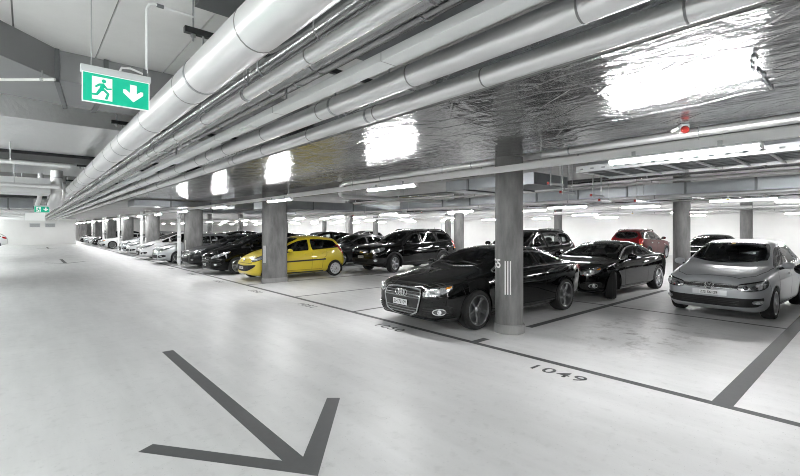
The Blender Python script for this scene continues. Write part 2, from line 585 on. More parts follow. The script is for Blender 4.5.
        for i, ax in enumerate(s.ax):
            for sd in (-1, 1):
                loc = Vector((ax, sd*y, r))+s.off
                if first is None:
                    w = ty.build('wheel', M['tyre'], s.root, angle=35)
                    rm = rb.build('rim', rim_mat, w, angle=30)
                    bd = db.build('brake_disc', M['alloy_dark'], w)
                    first = w
                else: w = copy_tree(first, s.root)
                w.location = loc
                w.rotation_euler = (0, random.uniform(0, 1), 0 if sd < 0 else math.pi)
                w.rotation_mode = 'YXZ' if False else 'XYZ'
                if i == 0 and steer: w.rotation_euler.z += steer
        # wheel housings and arch lips
        for i, ax in enumerate(s.ax):
            for sd in (-1, 1):
                hs = MB(); n = 20; ra = s.sp['ra']
                vs = []
                for k in range(n+1):
                    a = math.pi*(-.12+1.24*k/n)
                    for yy in (s.W-.06, s.W-.36): vs.append((ax+math.cos(a)*(ra+.012), sd*yy, r+math.sin(a)*(ra+.012)))
                fs = [(2*k, 2*k+1, 2*k+3, 2*k+2) for k in range(n)] + [tuple(2*k+1 for k in range(n+1))]
                s.obj('wheel_housing', [Vector(v) for v in vs], fs, M['plastic_dark'], recalc=False)
    def arch_lips(s, mat, w=.035, off=.006):
        ra = s.sp['ra']; r = s.sp['r']
        for ax in s.ax:
            zb = float(s.bot(ax))+.03
            a0 = math.asin(max(-.6, min(.5, (zb-r)/(ra+w/2))))
            line = [(ax+math.cos(a)*(ra+w*.30), r+math.sin(a)*(ra+w*.30)) for a in np.linspace(a0, math.pi-a0, 31)]
            s.strip('wheel_arch', line, 'L', w, mat, off=off, sink=.02, both=True)

    # ---- small things
    def rings(s, y0, z, r, n, gap, tube=.006, name='badge'):
        mb = MB()
        h, d, nn = s.hit('F', y0, z)
        nv = Vector((-1, 0, .12)).normalized(); up = Vector((0, 0, 1)); yv = Vector((0, 1, 0)); up = nv.cross(yv); up = -up if up.z < 0 else up
        for k in range(n):
            c = h+yv*((k-(n-1)/2)*gap)+nv*.022
            mb.tube([c+yv*math.cos(t)*r+up*math.sin(t)*r for t in np.linspace(0, 2*math.pi, 25)[:-1]], tube, 8, closed=True)
        o = MB(); o.v = [v+s.off for v in mb.v]; o.f = mb.f; o.m = mb.m
        return o.build(name, M['chrome'], s.root)
    def plate(s, z, txt, w=.42, hgt=.10, rear=False, y=0., out=.012):
        h, d, nn = s.hit('B' if rear else 'F', y, z)
        x = h.x+(out if rear else -out)
        mb = MB(); mb.box((x-.006, y-w/2, z-hgt/2), (x+.006, y+w/2, z+hgt/2), .004)
        mb.v = [v+s.off for v in mb.v]
        p = mb.build('number_plate', M['plate'], s.root)
        me = text_mesh(txt, hgt*.82, .0005, .0008, 1.0); me.materials.append(M['ink'])
        bb = max(v.co.x for v in me.vertices)*2
        sx = min(1., w*.9/bb)
        for v in me.vertices:
            a, b, c = v.co
            v.co = (s.off.x+x+(.0075 if rear else -.0075)+(c if rear else -c), y+(a*sx if rear else -a*sx), z+b)
        link(bpy.data.objects.new('lettering', me), p)
        return p
    def mirror(s, x, z, mat, sc=1.):
        for sd in (-1, 1):
            h, d, nn = s.hit('L' if sd < 0 else 'R', x, z-.02)
            bm = bmesh.new(); bmesh.ops.create_icosphere(bm, subdivisions=3, radius=1)
            for v in bm.verts:
                q = v.co
                px = math.copysign(abs(q.x)**.8, q.x)*.062; py = math.copysign(abs(q.y)**.7, q.y)*.105; pz = math.copysign(abs(q.z)**.75, q.z)*.068
                if px > 0: px *= .55
                px += .03*(abs(q.y)) if q.y*sd > 0 else 0
                v.co = Vector((px*sc, py*sc, pz*sc*(1-.25*max(0, q.y*sd))))
            mb = MB(); c = Vector((h.x+.02, h.y+sd*(.14*sc), z+.05*sc))
            mb.frombm(bm, Matrix.Translation(c+s.off))
            o = mb.build('door_mirror', mat, s.root)
            arm = MB(); arm.tube([h+s.off+Vector((0, -sd*.02, 0)), h+s.off+Vector((.0, sd*.06, .03)), c+s.off], [.03, .026, .03], 8)
            arm.build('mirror_arm', M['plastic'], o)
            gl = MB(); gl.box(c+s.off+Vector((.030*sc, -.08*sc, -.042*sc)), c+s.off+Vector((.036*sc, .08*sc, .042*sc)), .002)
            gl.build('mirror_glass', M['chrome'], o)
    def handles(s, xs, z, mat, w=.2):
        for x, zz in zip(xs, z):
            pl = chaikin([(x-w/2, zz-.016), (x+w/2, zz-.016), (x+w/2, zz+.018), (x-w/2, zz+.018)], 2)
            s.patch('door_handle', pl, 'L', mat, off=.026, thick=.026, step=.05, both=True)
    def lamp(s, name, pts, mat, rear=False, off=.006, step=.035, bulbs=(), it=2, border=None):
        poly = chaikin([s.cf(p, rear) for p in pts], it)
        mode = 'CB' if rear else 'CF'
        obs = s.patch(name, poly, mode, mat, off=off, thick=.02, step=step, both=True)
        if border: s.strip('lamp_rim', poly, mode, .018, border, off=off+.004, sink=.0, closed=True, both=True, parent=obs)
        for p, r, mt in bulbs:
            u, v = s.cf(p, rear)
            for k, o in enumerate(obs):
                h, d, nn = s.hit(mode, u if k == 0 else -u, v)
                mb = MB(); nv = -d
                a = nv.cross(Vector((0, 0, 1))).normalized(); b = a.cross(nv)
                c = h+s.off+nv*(off+.002)
                vs = []; prof = ((r, 0), (r, .012), (r*.8, .014), (r*.6, .006), (r*.3, .013), (.001, .016)); n = 16
                for q, t in prof: vs += [c+(a*math.cos(2*math.pi*j/n)+b*math.sin(2*math.pi*j/n))*q+nv*t for j in range(n)]
                mb.add(vs, [(i*n+j, i*n+(j+1) % n, (i+1)*n+(j+1) % n, (i+1)*n+j) for i in range(5) for j in range(n)])
                mb.build('lens', mt, o)
        return obs
    def interior(s, xd, xs1, xs2, zb):
        """dashboard at xd, front seats at xs1, rear bench at xs2; zb = belt height"""
        W = s.W
        d = MB(); d.box((xd, -W+.18, zb-.42), (xd+.42, W-.18, zb-.03), .06); d.v = [v+s.off for v in d.v]
        dash = d.build('dashboard', M['plastic'], s.root)
        c = Vector((xd+.58, -.37, zb-.03))+s.off; t = Vector((.45, 0, .9)).normalized(); yv = Vector((0, 1, 0))
        sw = MB(); sw.tube([c+yv*math.cos(a)*.18+t*math.sin(a)*.18 for a in np.linspace(0, 2*math.pi, 25)[:-1]], .014, 8, closed=True)
        for a in (0, math.pi, -math.pi/2): sw.tube([c+yv*math.cos(a)*.17+t*math.sin(a)*.17, c], .016, 6)
        sw.tube([c, c+Vector((-.2, 0, -.1))], .03, 8)
        sw.build('steering_wheel', M['plastic'], s.root)
        def seat(x, y, w, name):
            o = MB()
            bm = bmesh.new(); bmesh.ops.create_cube(bm, size=1); bmesh.ops.bevel(bm, geom=bm.edges[:], offset=.2, segments=3, affect='EDGES')
            mw = Matrix.Translation(Vector((x+.06, y, zb-.17))+s.off) @ Matrix.Rotation(rad(14), 4, 'Y') @ Matrix.Diagonal((.16, w, .66, 1))
            o.frombm(bm, mw)
            bm = bmesh.new(); bmesh.ops.create_cube(bm, size=1); bmesh.ops.bevel(bm, geom=bm.edges[:], offset=.2, segments=3, affect='EDGES')
            o.frombm(bm, Matrix.Translation(Vector((x-.22, y, zb-.52))+s.off) @ Matrix.Diagonal((.5, w, .16, 1)))
            st = o.build(name, M['seat'], s.root)
            ys = (y,) if w < .7 else (y-.33, y+.33)
            for yy in ys:
                hb = MB(); bm = bmesh.new(); bmesh.ops.create_cube(bm, size=1); bmesh.ops.bevel(bm, geom=bm.edges[:], offset=.25, segments=3, affect='EDGES')
                hb.frombm(bm, Matrix.Translation(Vector((x+.17, yy, zb+.23))+s.off) @ Matrix.Rotation(rad(10), 4, 'Y') @ Matrix.Diagonal((.09, .26, .17, 1)))
                hb.tube([Vector((x+.16, yy-.06, zb+.05))+s.off, Vector((x+.17, yy-.06, zb+.2))+s.off], .007, 6)
                hb.tube([Vector((x+.16, yy+.06, zb+.05))+s.off, Vector((x+.17, yy+.06, zb+.2))+s.off], .007, 6)
                hb.build('headrest', M['seat'], st)
        seat(xs1, -.37, .5, 'front_seat'); seat(xs1, .37, .5, 'front_seat'); seat(xs2, 0, 1.2, 'rear_bench')
        # inner mirror
        zc = s.zt(xs1-.45)
        rm = MB(); rm.box(Vector((xs1-.55, -.11, zc-.14))+s.off, Vector((xs1-.52, .11, zc-.08))+s.off, .01)
        rm.tube([Vector((xs1-.53, 0, zc-.1))+s.off, Vector((xs1-.50, 0, zc-.01))+s.off], .01, 6)
        rm.build('rear_view_mirror', M['plastic_dark'], s.root)
    def seams(s, side, top=(), w=.009):
        if side: s.strip('door_seam', side, 'L', w, M['plastic_dark'], off=.0012, sink=.001, both=True)
        if top: s.strip('bonnet_seam', top, 'T', w, M['plastic_dark'], off=.0015, sink=.001)
    def wipers(s, xa, y0s, ln):
        for y0 in y0s:
            a = s.hit('T', xa, y0)[0]; b = s.hit('T', xa+.06, y0+ln)[0]; m_ = s.hit('T', xa+.04, y0+ln*.5)[0]
            mb = MB(); mb.tube([p+s.off+Vector((-.005, 0, .022)) for p in (a, m_, b)], [.011, .009, .006], 6)
            mb.build('wiper', M['plastic_dark'], s.root)
    def rails(s, x0, x1, mat, rise=.045, y_in=.02):
        for sd in (-1, 1):
            pts = []
            for x in np.linspace(x0, x1, 13):
                yy, zz = s.R(x); e = 1 if x0+.05 < x < x1-.05 else -.2
                pts.append(Vector((x, sd*(yy-y_in), zz+.03+rise*e))+s.off)
            mb = MB(); mb.tube(pts, .019, 8)
            for q in (1, 6, 11): mb.tube([pts[q], pts[q]-Vector((0, 0, .08))], .022, 8)
            mb.build('roof_rail', mat, s.root)
    def antenna(s, x, ln=.2):
        p = s.hit('T', x, 0)[0]+s.off
        mb = MB(); mb.tube([p, p+Vector((.01, 0, .02)), p+Vector((ln*.5, 0, ln))], [.02, .008, .003], 6)
        mb.build('aerial', M['plastic_dark'], s.root)
# ------------------------------------------------------------------ car models
COUPE = dict(L=4.625, W=.927, wb=2.751, fo=.90, r=.335, ra=.362, kw=.72, rs=.05, rr=.10,
    top=[(0,.655),(.05,.735),(.14,.775),(.45,.85),(.9,.925),(1.22,.985),(1.4,1.06),(1.7,1.195),(2.0,1.30),(2.3,1.352),(2.65,1.372),(3.0,1.355),(3.4,1.28),(3.8,1.155),(4.1,1.05),(4.25,1.02),(4.45,.995),(4.56,.95),(4.6,.87),(4.625,.78)],
    bot=[(0,.27),(.08,.21),(.4,.17),(2,.16),(4.0,.19),(4.45,.30),(4.625,.42)],
    belt=[(0,.60),(.06,.68),(.2,.735),(.5,.805),(.9,.868),(1.4,.915),(2.2,.945),(3.2,.965),(4.1,.965),(4.45,.935),(4.56,.89),(4.625,.70)],
    wid=[(0,.54),(.02,.62),(.07,.70),(.16,.77),(.3,.83),(.6,.89),(1.0,.918),(2,.925),(3,.927),(3.8,.922),(4.2,.885),(4.42,.82),(4.55,.73),(4.6,.66),(4.625,.60)],
    wr=[(0,.34),(.3,.55),(.9,.68),(1.35,.72),(1.7,.665),(2.1,.60),(2.6,.575),(3.2,.56),(3.8,.56),(4.15,.62),(4.45,.58),(4.625,.42)],
    dr=[(0,.03),(.5,.02),(1.2,.022),(1.5,.05),(1.9,.07),(2.6,.075),(3.6,.07),(4.1,.04),(4.3,.02),(4.625,.03)],
    sw=[(0,.95),(.5,.945),(1.4,.945),(3,.94),(4.2,.95),(4.625,.95)])

def coupe(paint_mat, name='parked_coupe', plate='ZH 72109', rim_mat=None, steer=0., open_glass='glass', lamp_mat='lamp'):
    c = Car(COUPE, name)
    G = M[open_glass]
    ws = c.screen(1.28, 2.08, .22, .05, m=.055); c.window('windscreen', ws, 'T', mat=G)
    rw = c.screen(3.30, 4.05, -.06, -.10, m=.06); c.window('rear_window', rw, 'T', mat=G)
    sw = c.side_window(1.36, 3.92, 3.92, m=.015, zoff=.028, cuts=(2.78,), slant=.12, pw=.05)
    for p in sw: c.window('side_window', p, 'L', True, mat=G, bw=.04)
    whole = c.side_window(1.36, 3.92, 3.92, m=.0, zoff=.018)[0]
    c.strip('window_trim', whole, 'L', .022, M['chrome'], off=.012, closed=True, both=True)
    c.build_body(paint_mat); c.arch_lips(paint_mat)
    c.wheels('spoke', rim_mat or M['alloy_dark'], 5, steer=steer, tw=.245, rr=.25)
    # nose
    g = [(-.40,.715),(.40,.715),(.455,.62),(.345,.255),(-.345,.255),(-.455,.62)]
    gp = chaikin([c.cf((.02, y, z)) for y, z in g], 1)
    gr = c.patch('grille', gp, 'CF', M['trim_black'], off=.012, thick=.03)
    c.strip('grille_frame', gp, 'CF', .026, M['satin'], off=.022, closed=True, parent=gr)
    bars = []
    for z in (.655, .61, .565, .395, .35, .305):
        w = np.interp(z, [.255, .62, .715], [.33, .44, .39])
        bars.append([c.cf((.02, y, z)) for y in np.linspace(-w, w, 12)])
    c.strip('grille_bar', bars, 'CF', .011, M['alloy_dark'], off=.02, parent=gr)
    c.rings(0, .625, .048, 4, .066, .0075)
    c.plate(.47, plate, .36, .095, out=.03)
    c.lamp('headlight', [(.04,-.47,.595),(.05,-.455,.69),(.13,-.60,.73),(.26,-.74,.765),(.38,-.82,.785),(.36,-.81,.71),(.24,-.73,.635),(.10,-.58,.595)], M[lamp_mat], off=.007,
           bulbs=[((.10,-.56,.65), .040, M['lens']), ((.19,-.67,.685), .042, M['lens'])], border=M['trim_black'])
    c.patch('turn_signal', chaikin([c.cf(p) for p in ((.27,-.76,.75),(.35,-.81,.77),(.35,-.81,.74),(.27,-.75,.725))], 1), 'CF', M['amber'], off=.012, both=True)
    ink = c.patch('air_intake', chaikin([c.cf(p) for p in ((.06,-.47,.45),(.3,-.80,.46),(.4,-.85,.40),(.32,-.80,.28),(.06,-.45,.27))], 2), 'CF', M['plastic_dark'], off=.003, both=True)
    ln = [[c.cf((.06,-.47,z)), c.cf((.15,-.64,z)), c.cf((.33,-.81,z))] for z in (.31,.345,.38,.415)]
    c.strip('intake_bar', ln, 'CF', .009, M['trim_black'], off=.009, both=True, parent=ink)
    c.lamp('fog_light', [(.2+.06*math.cos(a)*.8, -.70-.085*math.cos(a), .365+.05*math.sin(a)) for a in np.linspace(0, 2*math.pi, 13)[:-1]], M['lamp_dark'], off=.012, it=1,
           bulbs=[((.2,-.70,.365), .036, M['lens'])], border=M['chrome'])
    c.strip('bumper_crease', [c.cf((.03,-.5,.235)), c.cf((.2,-.72,.235)), c.cf((.42,-.87,.25))], 'CF', .025, M['trim_black'], off=.008, both=True)
    # tail
    c.lamp('tail_light', [(4.60,-.45,.87),(4.55,-.72,.90),(4.35,-.86,.92),(4.18,-.90,.90),(4.30,-.88,.83),(4.52,-.76,.78),(4.6,-.45,.78)], M['red_lens'], rear=True)
    c.plate(.80, plate, .5, .11, rear=True)
    c.patch('rear_valance', [(-.6,.45),(.6,.45),(.55,.36),(-.55,.36)], 'B', M['plastic_dark'])
    # seams, sills
    c.seams([[(1.50,.30),(1.46,.6),(1.42,.88)], [(2.86,.30),(2.90,.55),(2.86,.93)], [(1.50,.30),(2.86,.30)], [(.55,.76),(.60,.62)], [(4.02,.90),(4.1,.66)]],
            [[(.16,y) for y in np.linspace(-.5,.5,9)], [(.16,-.5),(.4,-.70),(.9,-.79),(1.35,-.82)], [(.16,.5),(.4,.70),(.9,.79),(1.35,.82)]])
    c.strip('sill_trim', [(1.32,.225),(3.24,.235)], 'L', .05, M['trim_black'], off=.006, both=True)
    c.strip('shoulder_crease', [(1.25,.80),(2,.825),(3,.84),(4.0,.86)], 'L', .02, paint_mat, off=.005, both=True)
    c.handles((2.62,), (.80,), paint_mat, .22)
    c.mirror(1.60, .945, paint_mat)
    c.wipers(1.34, (-.5, .05), .5)
    c.interior(1.75, 2.72, 3.42, .95)
    return c

def hatch_spec(**k):
    d = dict(L=3.97, W=.841, wb=2.47, fo=.80, r=.305, ra=.335, kw=.66, rs=.06, rr=.09, bulge=.025,
        top=[(0,.62),(.04,.73),(.10,.785),(.3,.86),(.6,.93),(.98,1.0),(1.15,1.085),(1.45,1.26),(1.72,1.385),(1.95,1.44),(2.3,1.468),(2.8,1.462),(3.3,1.41),(3.52,1.36),(3.68,1.22),(3.84,1.04),(3.90,.95),(3.95,.80),(3.97,.66)],
        bot=[(0,.24),(.08,.19),(.4,.16),(2,.15),(3.4,.18),(3.8,.26),(3.97,.36)],
        belt=[(0,.57),(.05,.66),(.12,.71),(.5,.82),(1.0,.895),(2.0,.93),(3.0,.97),(3.6,1.0),(3.84,.93),(3.97,.58)],
        wid=[(0,.50),(.02,.58),(.07,.665),(.16,.735),(.3,.785),(.6,.825),(1.1,.838),(2.5,.841),(3.2,.83),(3.6,.79),(3.82,.73),(3.93,.66),(3.97,.58)],
        wr=[(0,.30),(.3,.48),(.95,.70),(1.3,.665),(1.72,.60),(2.2,.58),(3.2,.55),(3.6,.55),(3.85,.57),(3.97,.4)],
        dr=[(0,.03),(.9,.025),(1.2,.05),(1.72,.07),(3.4,.075),(3.75,.06),(3.97,.04)],
        sw=[(0,.95),(1,.945),(3,.945),(3.97,.95)])
    d.update(k); return d
HATCH = hatch_spec()

def hatch(paint_mat, plate='ZG 56129'):
    c = Car(HATCH, 'parked_hatchback')
    ws = c.screen(1.02, 1.76, .20, .06, m=.06); c.window('windscreen', ws, 'T')
    c.window('rear_window', chaikin([(-.46,1.33),(.46,1.33),(.56,1.05),(-.56,1.05)], 2), 'B')
    for p in c.side_window(1.10, 3.30, 3.46, m=.02, zoff=.035, cuts=(2.12, 2.98), slant=.06, pw=.06): c.window('side_window', p, 'L', True, bw=.04)
    c.build_body(paint_mat); c.arch_lips(paint_mat)
    c.wheels('multi', M['alloy_light'], 6, tw=.20)
    # nose
    gp = chaikin([c.cf(p) for p in ((.03,-.46,.675),(.03,.46,.675),(.05,.46,.595),(.0,.3,.575),(.0,-.3,.575),(.05,-.46,.595))], 1)
    gr = c.patch('grille', gp, 'CF', M['trim_black'], off=.006)
    c.strip('grille_trim', [[c.cf((.0,y,z)) for y in np.linspace(-.5,.5,14)] for z in (.592, .66)], 'CF', .016, M['satin'], off=.012, parent=gr)
    c.strip('grille_bar', [[c.cf((.0,y,.63)) for y in np.linspace(-.5,.5,14)]], 'CF', .010, M['plastic'], off=.012, parent=gr)
    badge(c, .625, .072)
    c.plate(.50, plate, .30, .08, out=.018)
    c.patch('plate_holder', [(-.27,.455),(.27,.455),(.27,.545),(-.27,.545)], 'F', M['alloy_light'], off=.006)
    c.lamp('headlight', [(.04,-.41,.575),(.04,-.41,.665),(.12,-.58,.71),(.26,-.72,.745),(.44,-.785,.765),(.42,-.78,.66),(.24,-.71,.59),(.08,-.52,.565)], M['lamp'], off=.008,
           bulbs=[((.08,-.51,.625), .040, M['lamp_dark']), ((.19,-.67,.65), .055, M['lens']), ((.34,-.755,.69), .03, M['lamp_dark'])], border=M['trim_black'])
    lo = c.patch('lower_grille', chaikin([c.cf(p) for p in ((.0,-.45,.425),(.15,-.66,.44),(.28,-.755,.45),(.22,-.71,.29),(.0,-.4,.262),(.0,.4,.262),(.22,.71,.29),(.28,.755,.45),(.15,.66,.44),(.0,.45,.425))], 1), 'CF', M['plastic_dark'], off=.005)
    c.strip('grille_bar', [[c.cf((.0,y,z)) for y in np.linspace(-.45,.45,12)] for z in (.31,.345,.375)], 'CF', .008, M['trim_black'], off=.010, parent=lo)
    c.lamp('fog_light', [(.13,-.58,.335),(.13,-.58,.395),(.26,-.73,.41),(.25,-.72,.335)], M['lamp'], off=.012, bulbs=[((.17,-.64,.36), .026, M['lens']), ((.22,-.70,.365), .022, M['lens'])])
    c.strip('bumper_lip', [c.cf((.0,y,.24)) for y in np.linspace(-.6,.6,20)], 'CF', .03, paint_mat, off=.012)
    c.lamp('tail_light', [(3.94,-.52,.92),(3.80,-.72,.97),(3.62,-.79,.98),(3.66,-.785,.80),(3.9,-.66,.76),(3.95,-.5,.78)], M['red_lens'], rear=True)
    c.plate(.72, plate, .5, .11, rear=True)
    c.seams([[(1.18,.27),(1.12,.55),(1.13,.88)], [(2.16,.27),(2.18,.9)], [(2.98,.95),(2.98,.74),(2.86,.62)], [(1.18,.27),(2.75,.27)], [(.45,.75),(.50,.60)]],
            [[(.15,y) for y in np.linspace(-.42,.42,9)], [(.15,-.42),(.35,-.62),(.7,-.72),(1.05,-.75)], [(.15,.42),(.35,.62),(.7,.72),(1.05,.75)]])
    c.strip('side_crease', [(.9,.70),(2,.72),(3.3,.745)], 'L', .018, paint_mat, off=.005, both=True)
    c.handles((2.02, 2.88), (.80, .83), paint_mat, .19)
    c.mirror(1.30, .93, paint_mat)
    c.wipers(1.08, (-.5, .08), .45)
    c.interior(1.35, 2.05, 2.75, .93)
    p = c.hit('T', 1.66, -.02)[0]; 
    c.patch('windscreen_sticker', [(1.66,.06),(1.73,.06),(1.73,-.01),(1.66,-.01)], 'T', M['sticker'], off=.006, thick=.002)
    return c

def badge(c, z, r):
    h, d, nn = c.hit('F', 0, z)
    nv = Vector((-1, 0, .1)).normalized(); up = Vector((.1, 0, 1)).normalized(); yv = Vector((0, 1, 0))
    ctr = h+nv*.014+c.off
    mb = MB(); mb.tube([ctr+yv*math.cos(t)*r+up*math.sin(t)*r for t in np.linspace(0, 2*math.pi, 29)[:-1]], r*.11, 8, closed=True)
    def stroke(pts): mb.tube([ctr+nv*.003+yv*a*r+up*b*r for a, b in pts], r*.10, 6)
    stroke([(-.45,.80),(0,.08),(.45,.80)]); stroke([(-.86,.36),(-.40,-.70),(0,-.02),(.40,-.70),(.86,.36)])
    o = mb.build('badge', M['chrome'], c.root)
    dk = MB(); n = 28
    dk.add([ctr-nv*.004]+[ctr-nv*.004+yv*math.cos(t)*r+up*math.sin(t)*r for t in np.linspace(0, 2*math.pi, n+1)[:-1]]+[ctr-nv*.03+yv*math.cos(t)*r+up*math.sin(t)*r for t in np.linspace(0, 2*math.pi, n+1)[:-1]],
           [(0, 1+i, 1+(i+1) % n) for i in range(n)]+[(1+i, 1+(i+1) % n, 1+n+(i+1) % n, 1+n+i) for i in range(n)])
    dk.build('badge_backing', M['ink'], o)

CITY = dict(L=3.43, W=.815, wb=2.34, fo=.60, r=.283, ra=.312, kw=.60, rs=.07, rr=.10, bulge=.035,
    top=[(0,.56),(.04,.68),(.12,.77),(.3,.86),(.55,.94),(.80,1.0),(1.0,1.12),(1.3,1.29),(1.6,1.405),(1.9,1.455),(2.2,1.468),(2.7,1.44),(3.0,1.39),(3.15,1.30),(3.28,1.08),(3.36,.94),(3.41,.80),(3.43,.62)],
    bot=[(0,.26),(.08,.20),(.4,.17),(2,.17),(3.0,.2),(3.3,.28),(3.43,.36)],
    belt=[(0,.52),(.05,.62),(.2,.72),(.5,.83),(.9,.90),(2,.955),(2.8,1.0),(3.2,1.02),(3.33,.92),(3.43,.55)],
    wid=[(0,.45),(.03,.56),(.1,.66),(.22,.735),(.4,.78),(.8,.81),(2,.815),(2.7,.81),(3.1,.77),(3.3,.71),(3.40,.64),(3.43,.55)],
    wr=[(0,.25),(.3,.45),(.8,.62),(1.2,.60),(1.6,.56),(2.2,.55),(2.9,.54),(3.2,.55),(3.43,.38)],
    dr=[(0,.03),(.7,.03),(1,.05),(1.6,.07),(2.9,.075),(3.2,.06),(3.43,.04)])

def city_car(paint_mat):
    c = Car(CITY, 'parked_city_car')
    c.window('windscreen', c.screen(.86, 1.56, .16, .05, m=.06), 'T')
    c.window('rear_window', chaikin([(-.44,1.33),(.44,1.33),(.52,1.06),(-.52,1.06)], 2), 'B')
    for p in c.side_window(.98, 2.98, 3.10, m=.02, zoff=.03, cuts=(1.98,), slant=.03, pw=.10, rr=2): c.window('side_window', p, 'L', True, bw=.035)
    c.build_body(paint_mat); c.arch_lips(paint_mat)
    c.wheels('cap', M['alloy_light'], 10, tw=.175)
    sm = c.patch('mouth_grille', chaikin([c.cf(p) for p in ((.02,-.40,.52),(.0,0,.50),(.02,.40,.52),(.2,.66,.555),(.15,.58,.44),(.02,.35,.33),(.0,0,.31),(.02,-.35,.33),(.15,-.58,.44),(.2,-.66,.555))], 2), 'CF', M['plastic_dark'], off=.006)
    c.strip('grille_bar', [[c.cf((.0,y,z)) for y in np.linspace(-.42,.42,12)] for z in (.37,.41,.45,.485)], 'CF', .011, M['plastic'], off=.012, parent=sm)
    c.plate(.43, 'ZH 30417', .30, .08, out=.03)
    c.lamp('headlight', [(.10,-.44,.63),(.10,-.46,.70),(.25,-.60,.81),(.48,-.72,.88),(.50,-.74,.84),(.36,-.74,.74),(.2,-.62,.65)], M['lamp'], off=.007, bulbs=[((.2,-.58,.71), .05, M['lens'])], border=M['trim_black'])
    # rampant animal badge on the bonnet lip: plain upright silhouette
    c.patch('badge', chaikin([c.cf(p) for p in ((.06,-.035,.64),(.06,.03,.645),(.07,.055,.70),(.08,.02,.735),(.08,-.03,.73),(.07,-.015,.69),(.07,-.055,.67))], 1), 'CF', M['satin'], off=.014, thick=.02)
    c.strip('bumper_trim', [c.cf((.0,y,.585)) for y in np.linspace(-.6,.6,20)], 'CF', .012, M['plastic_dark'], off=.002)
    c.lamp('tail_light', [(3.30,-.70,1.10),(3.10,-.77,1.14),(3.20,-.77,.95),(3.33,-.72,.78),(3.36,-.66,.80),(3.34,-.66,.98)], M['red_lens'], rear=True)
    c.strip('side_molding', [(1.05,.60),(2.55,.635)], 'L', .055, M['plastic'], off=.012, both=True)
    c.seams([[(1.02,.30),(.98,.6),(1.0,.88)], [(2.02,.30),(2.03,.9)], [(2.62,.98),(2.60,.78),(2.45,.62),(2.42,.30)], [(1.02,.30),(2.42,.30)], [(.45,.8),(.5,.6)]],
            [[(.2,y) for y in np.linspace(-.4,.4,9)], [(.2,-.4),(.4,-.6),(.85,-.70)], [(.2,.4),(.4,.6),(.85,.70)]])
    c.strip('sill_trim', [(.95,.215),(2.5,.22)], 'L', .05, M['plastic'], off=.004, both=True)
    c.handles((1.86, 2.50), (.83, .86), paint_mat, .17)
    c.mirror(1.15, .925, paint_mat)
    c.wipers(.92, (-.4, .08), .42)
    c.interior(1.15, 1.85, 2.5, .93)
    c.plate(.66, 'ZH 30417', .5, .11, rear=True)
    return c

SUV = dict(L=4.64, W=.925, wb=2.71, fo=.93, r=.36, ra=.405, kw=.62, rs=.07, rr=.10, bulge=.03,
    top=[(0,.82),(.03,.92),(.10,.985),(.3,1.045),(.7,1.10),(1.15,1.145),(1.3,1.19),(1.6,1.38),(1.9,1.55),(2.1,1.63),(2.4,1.68),(2.9,1.70),(3.6,1.685),(4.05,1.635),(4.25,1.56),(4.42,1.33),(4.53,1.15),(4.60,1.0),(4.64,.82)],
    bot=[(0,.34),(.08,.28),(.4,.24),(2,.24),(3.8,.26),(4.4,.36),(4.64,.45)],
    belt=[(0,.74),(.04,.84),(.12,.90),(.5,.985),(1.2,1.05),(2.4,1.09),(3.6,1.14),(4.2,1.19),(4.45,1.10),(4.58,.94),(4.64,.76)],
    wid=[(0,.60),(.02,.68),(.07,.76),(.18,.83),(.35,.88),(.7,.912),(1.5,.922),(3,.925),(3.8,.915),(4.25,.875),(4.5,.80),(4.6,.73),(4.64,.65)],
    wr=[(0,.42),(.3,.58),(1.2,.70),(1.6,.67),(2.1,.62),(3,.605),(4,.59),(4.3,.60),(4.64,.45)],
    dr=[(0,.03),(1.1,.03),(1.5,.06),(2.1,.075),(3.8,.08),(4.3,.06),(4.64,.04)])

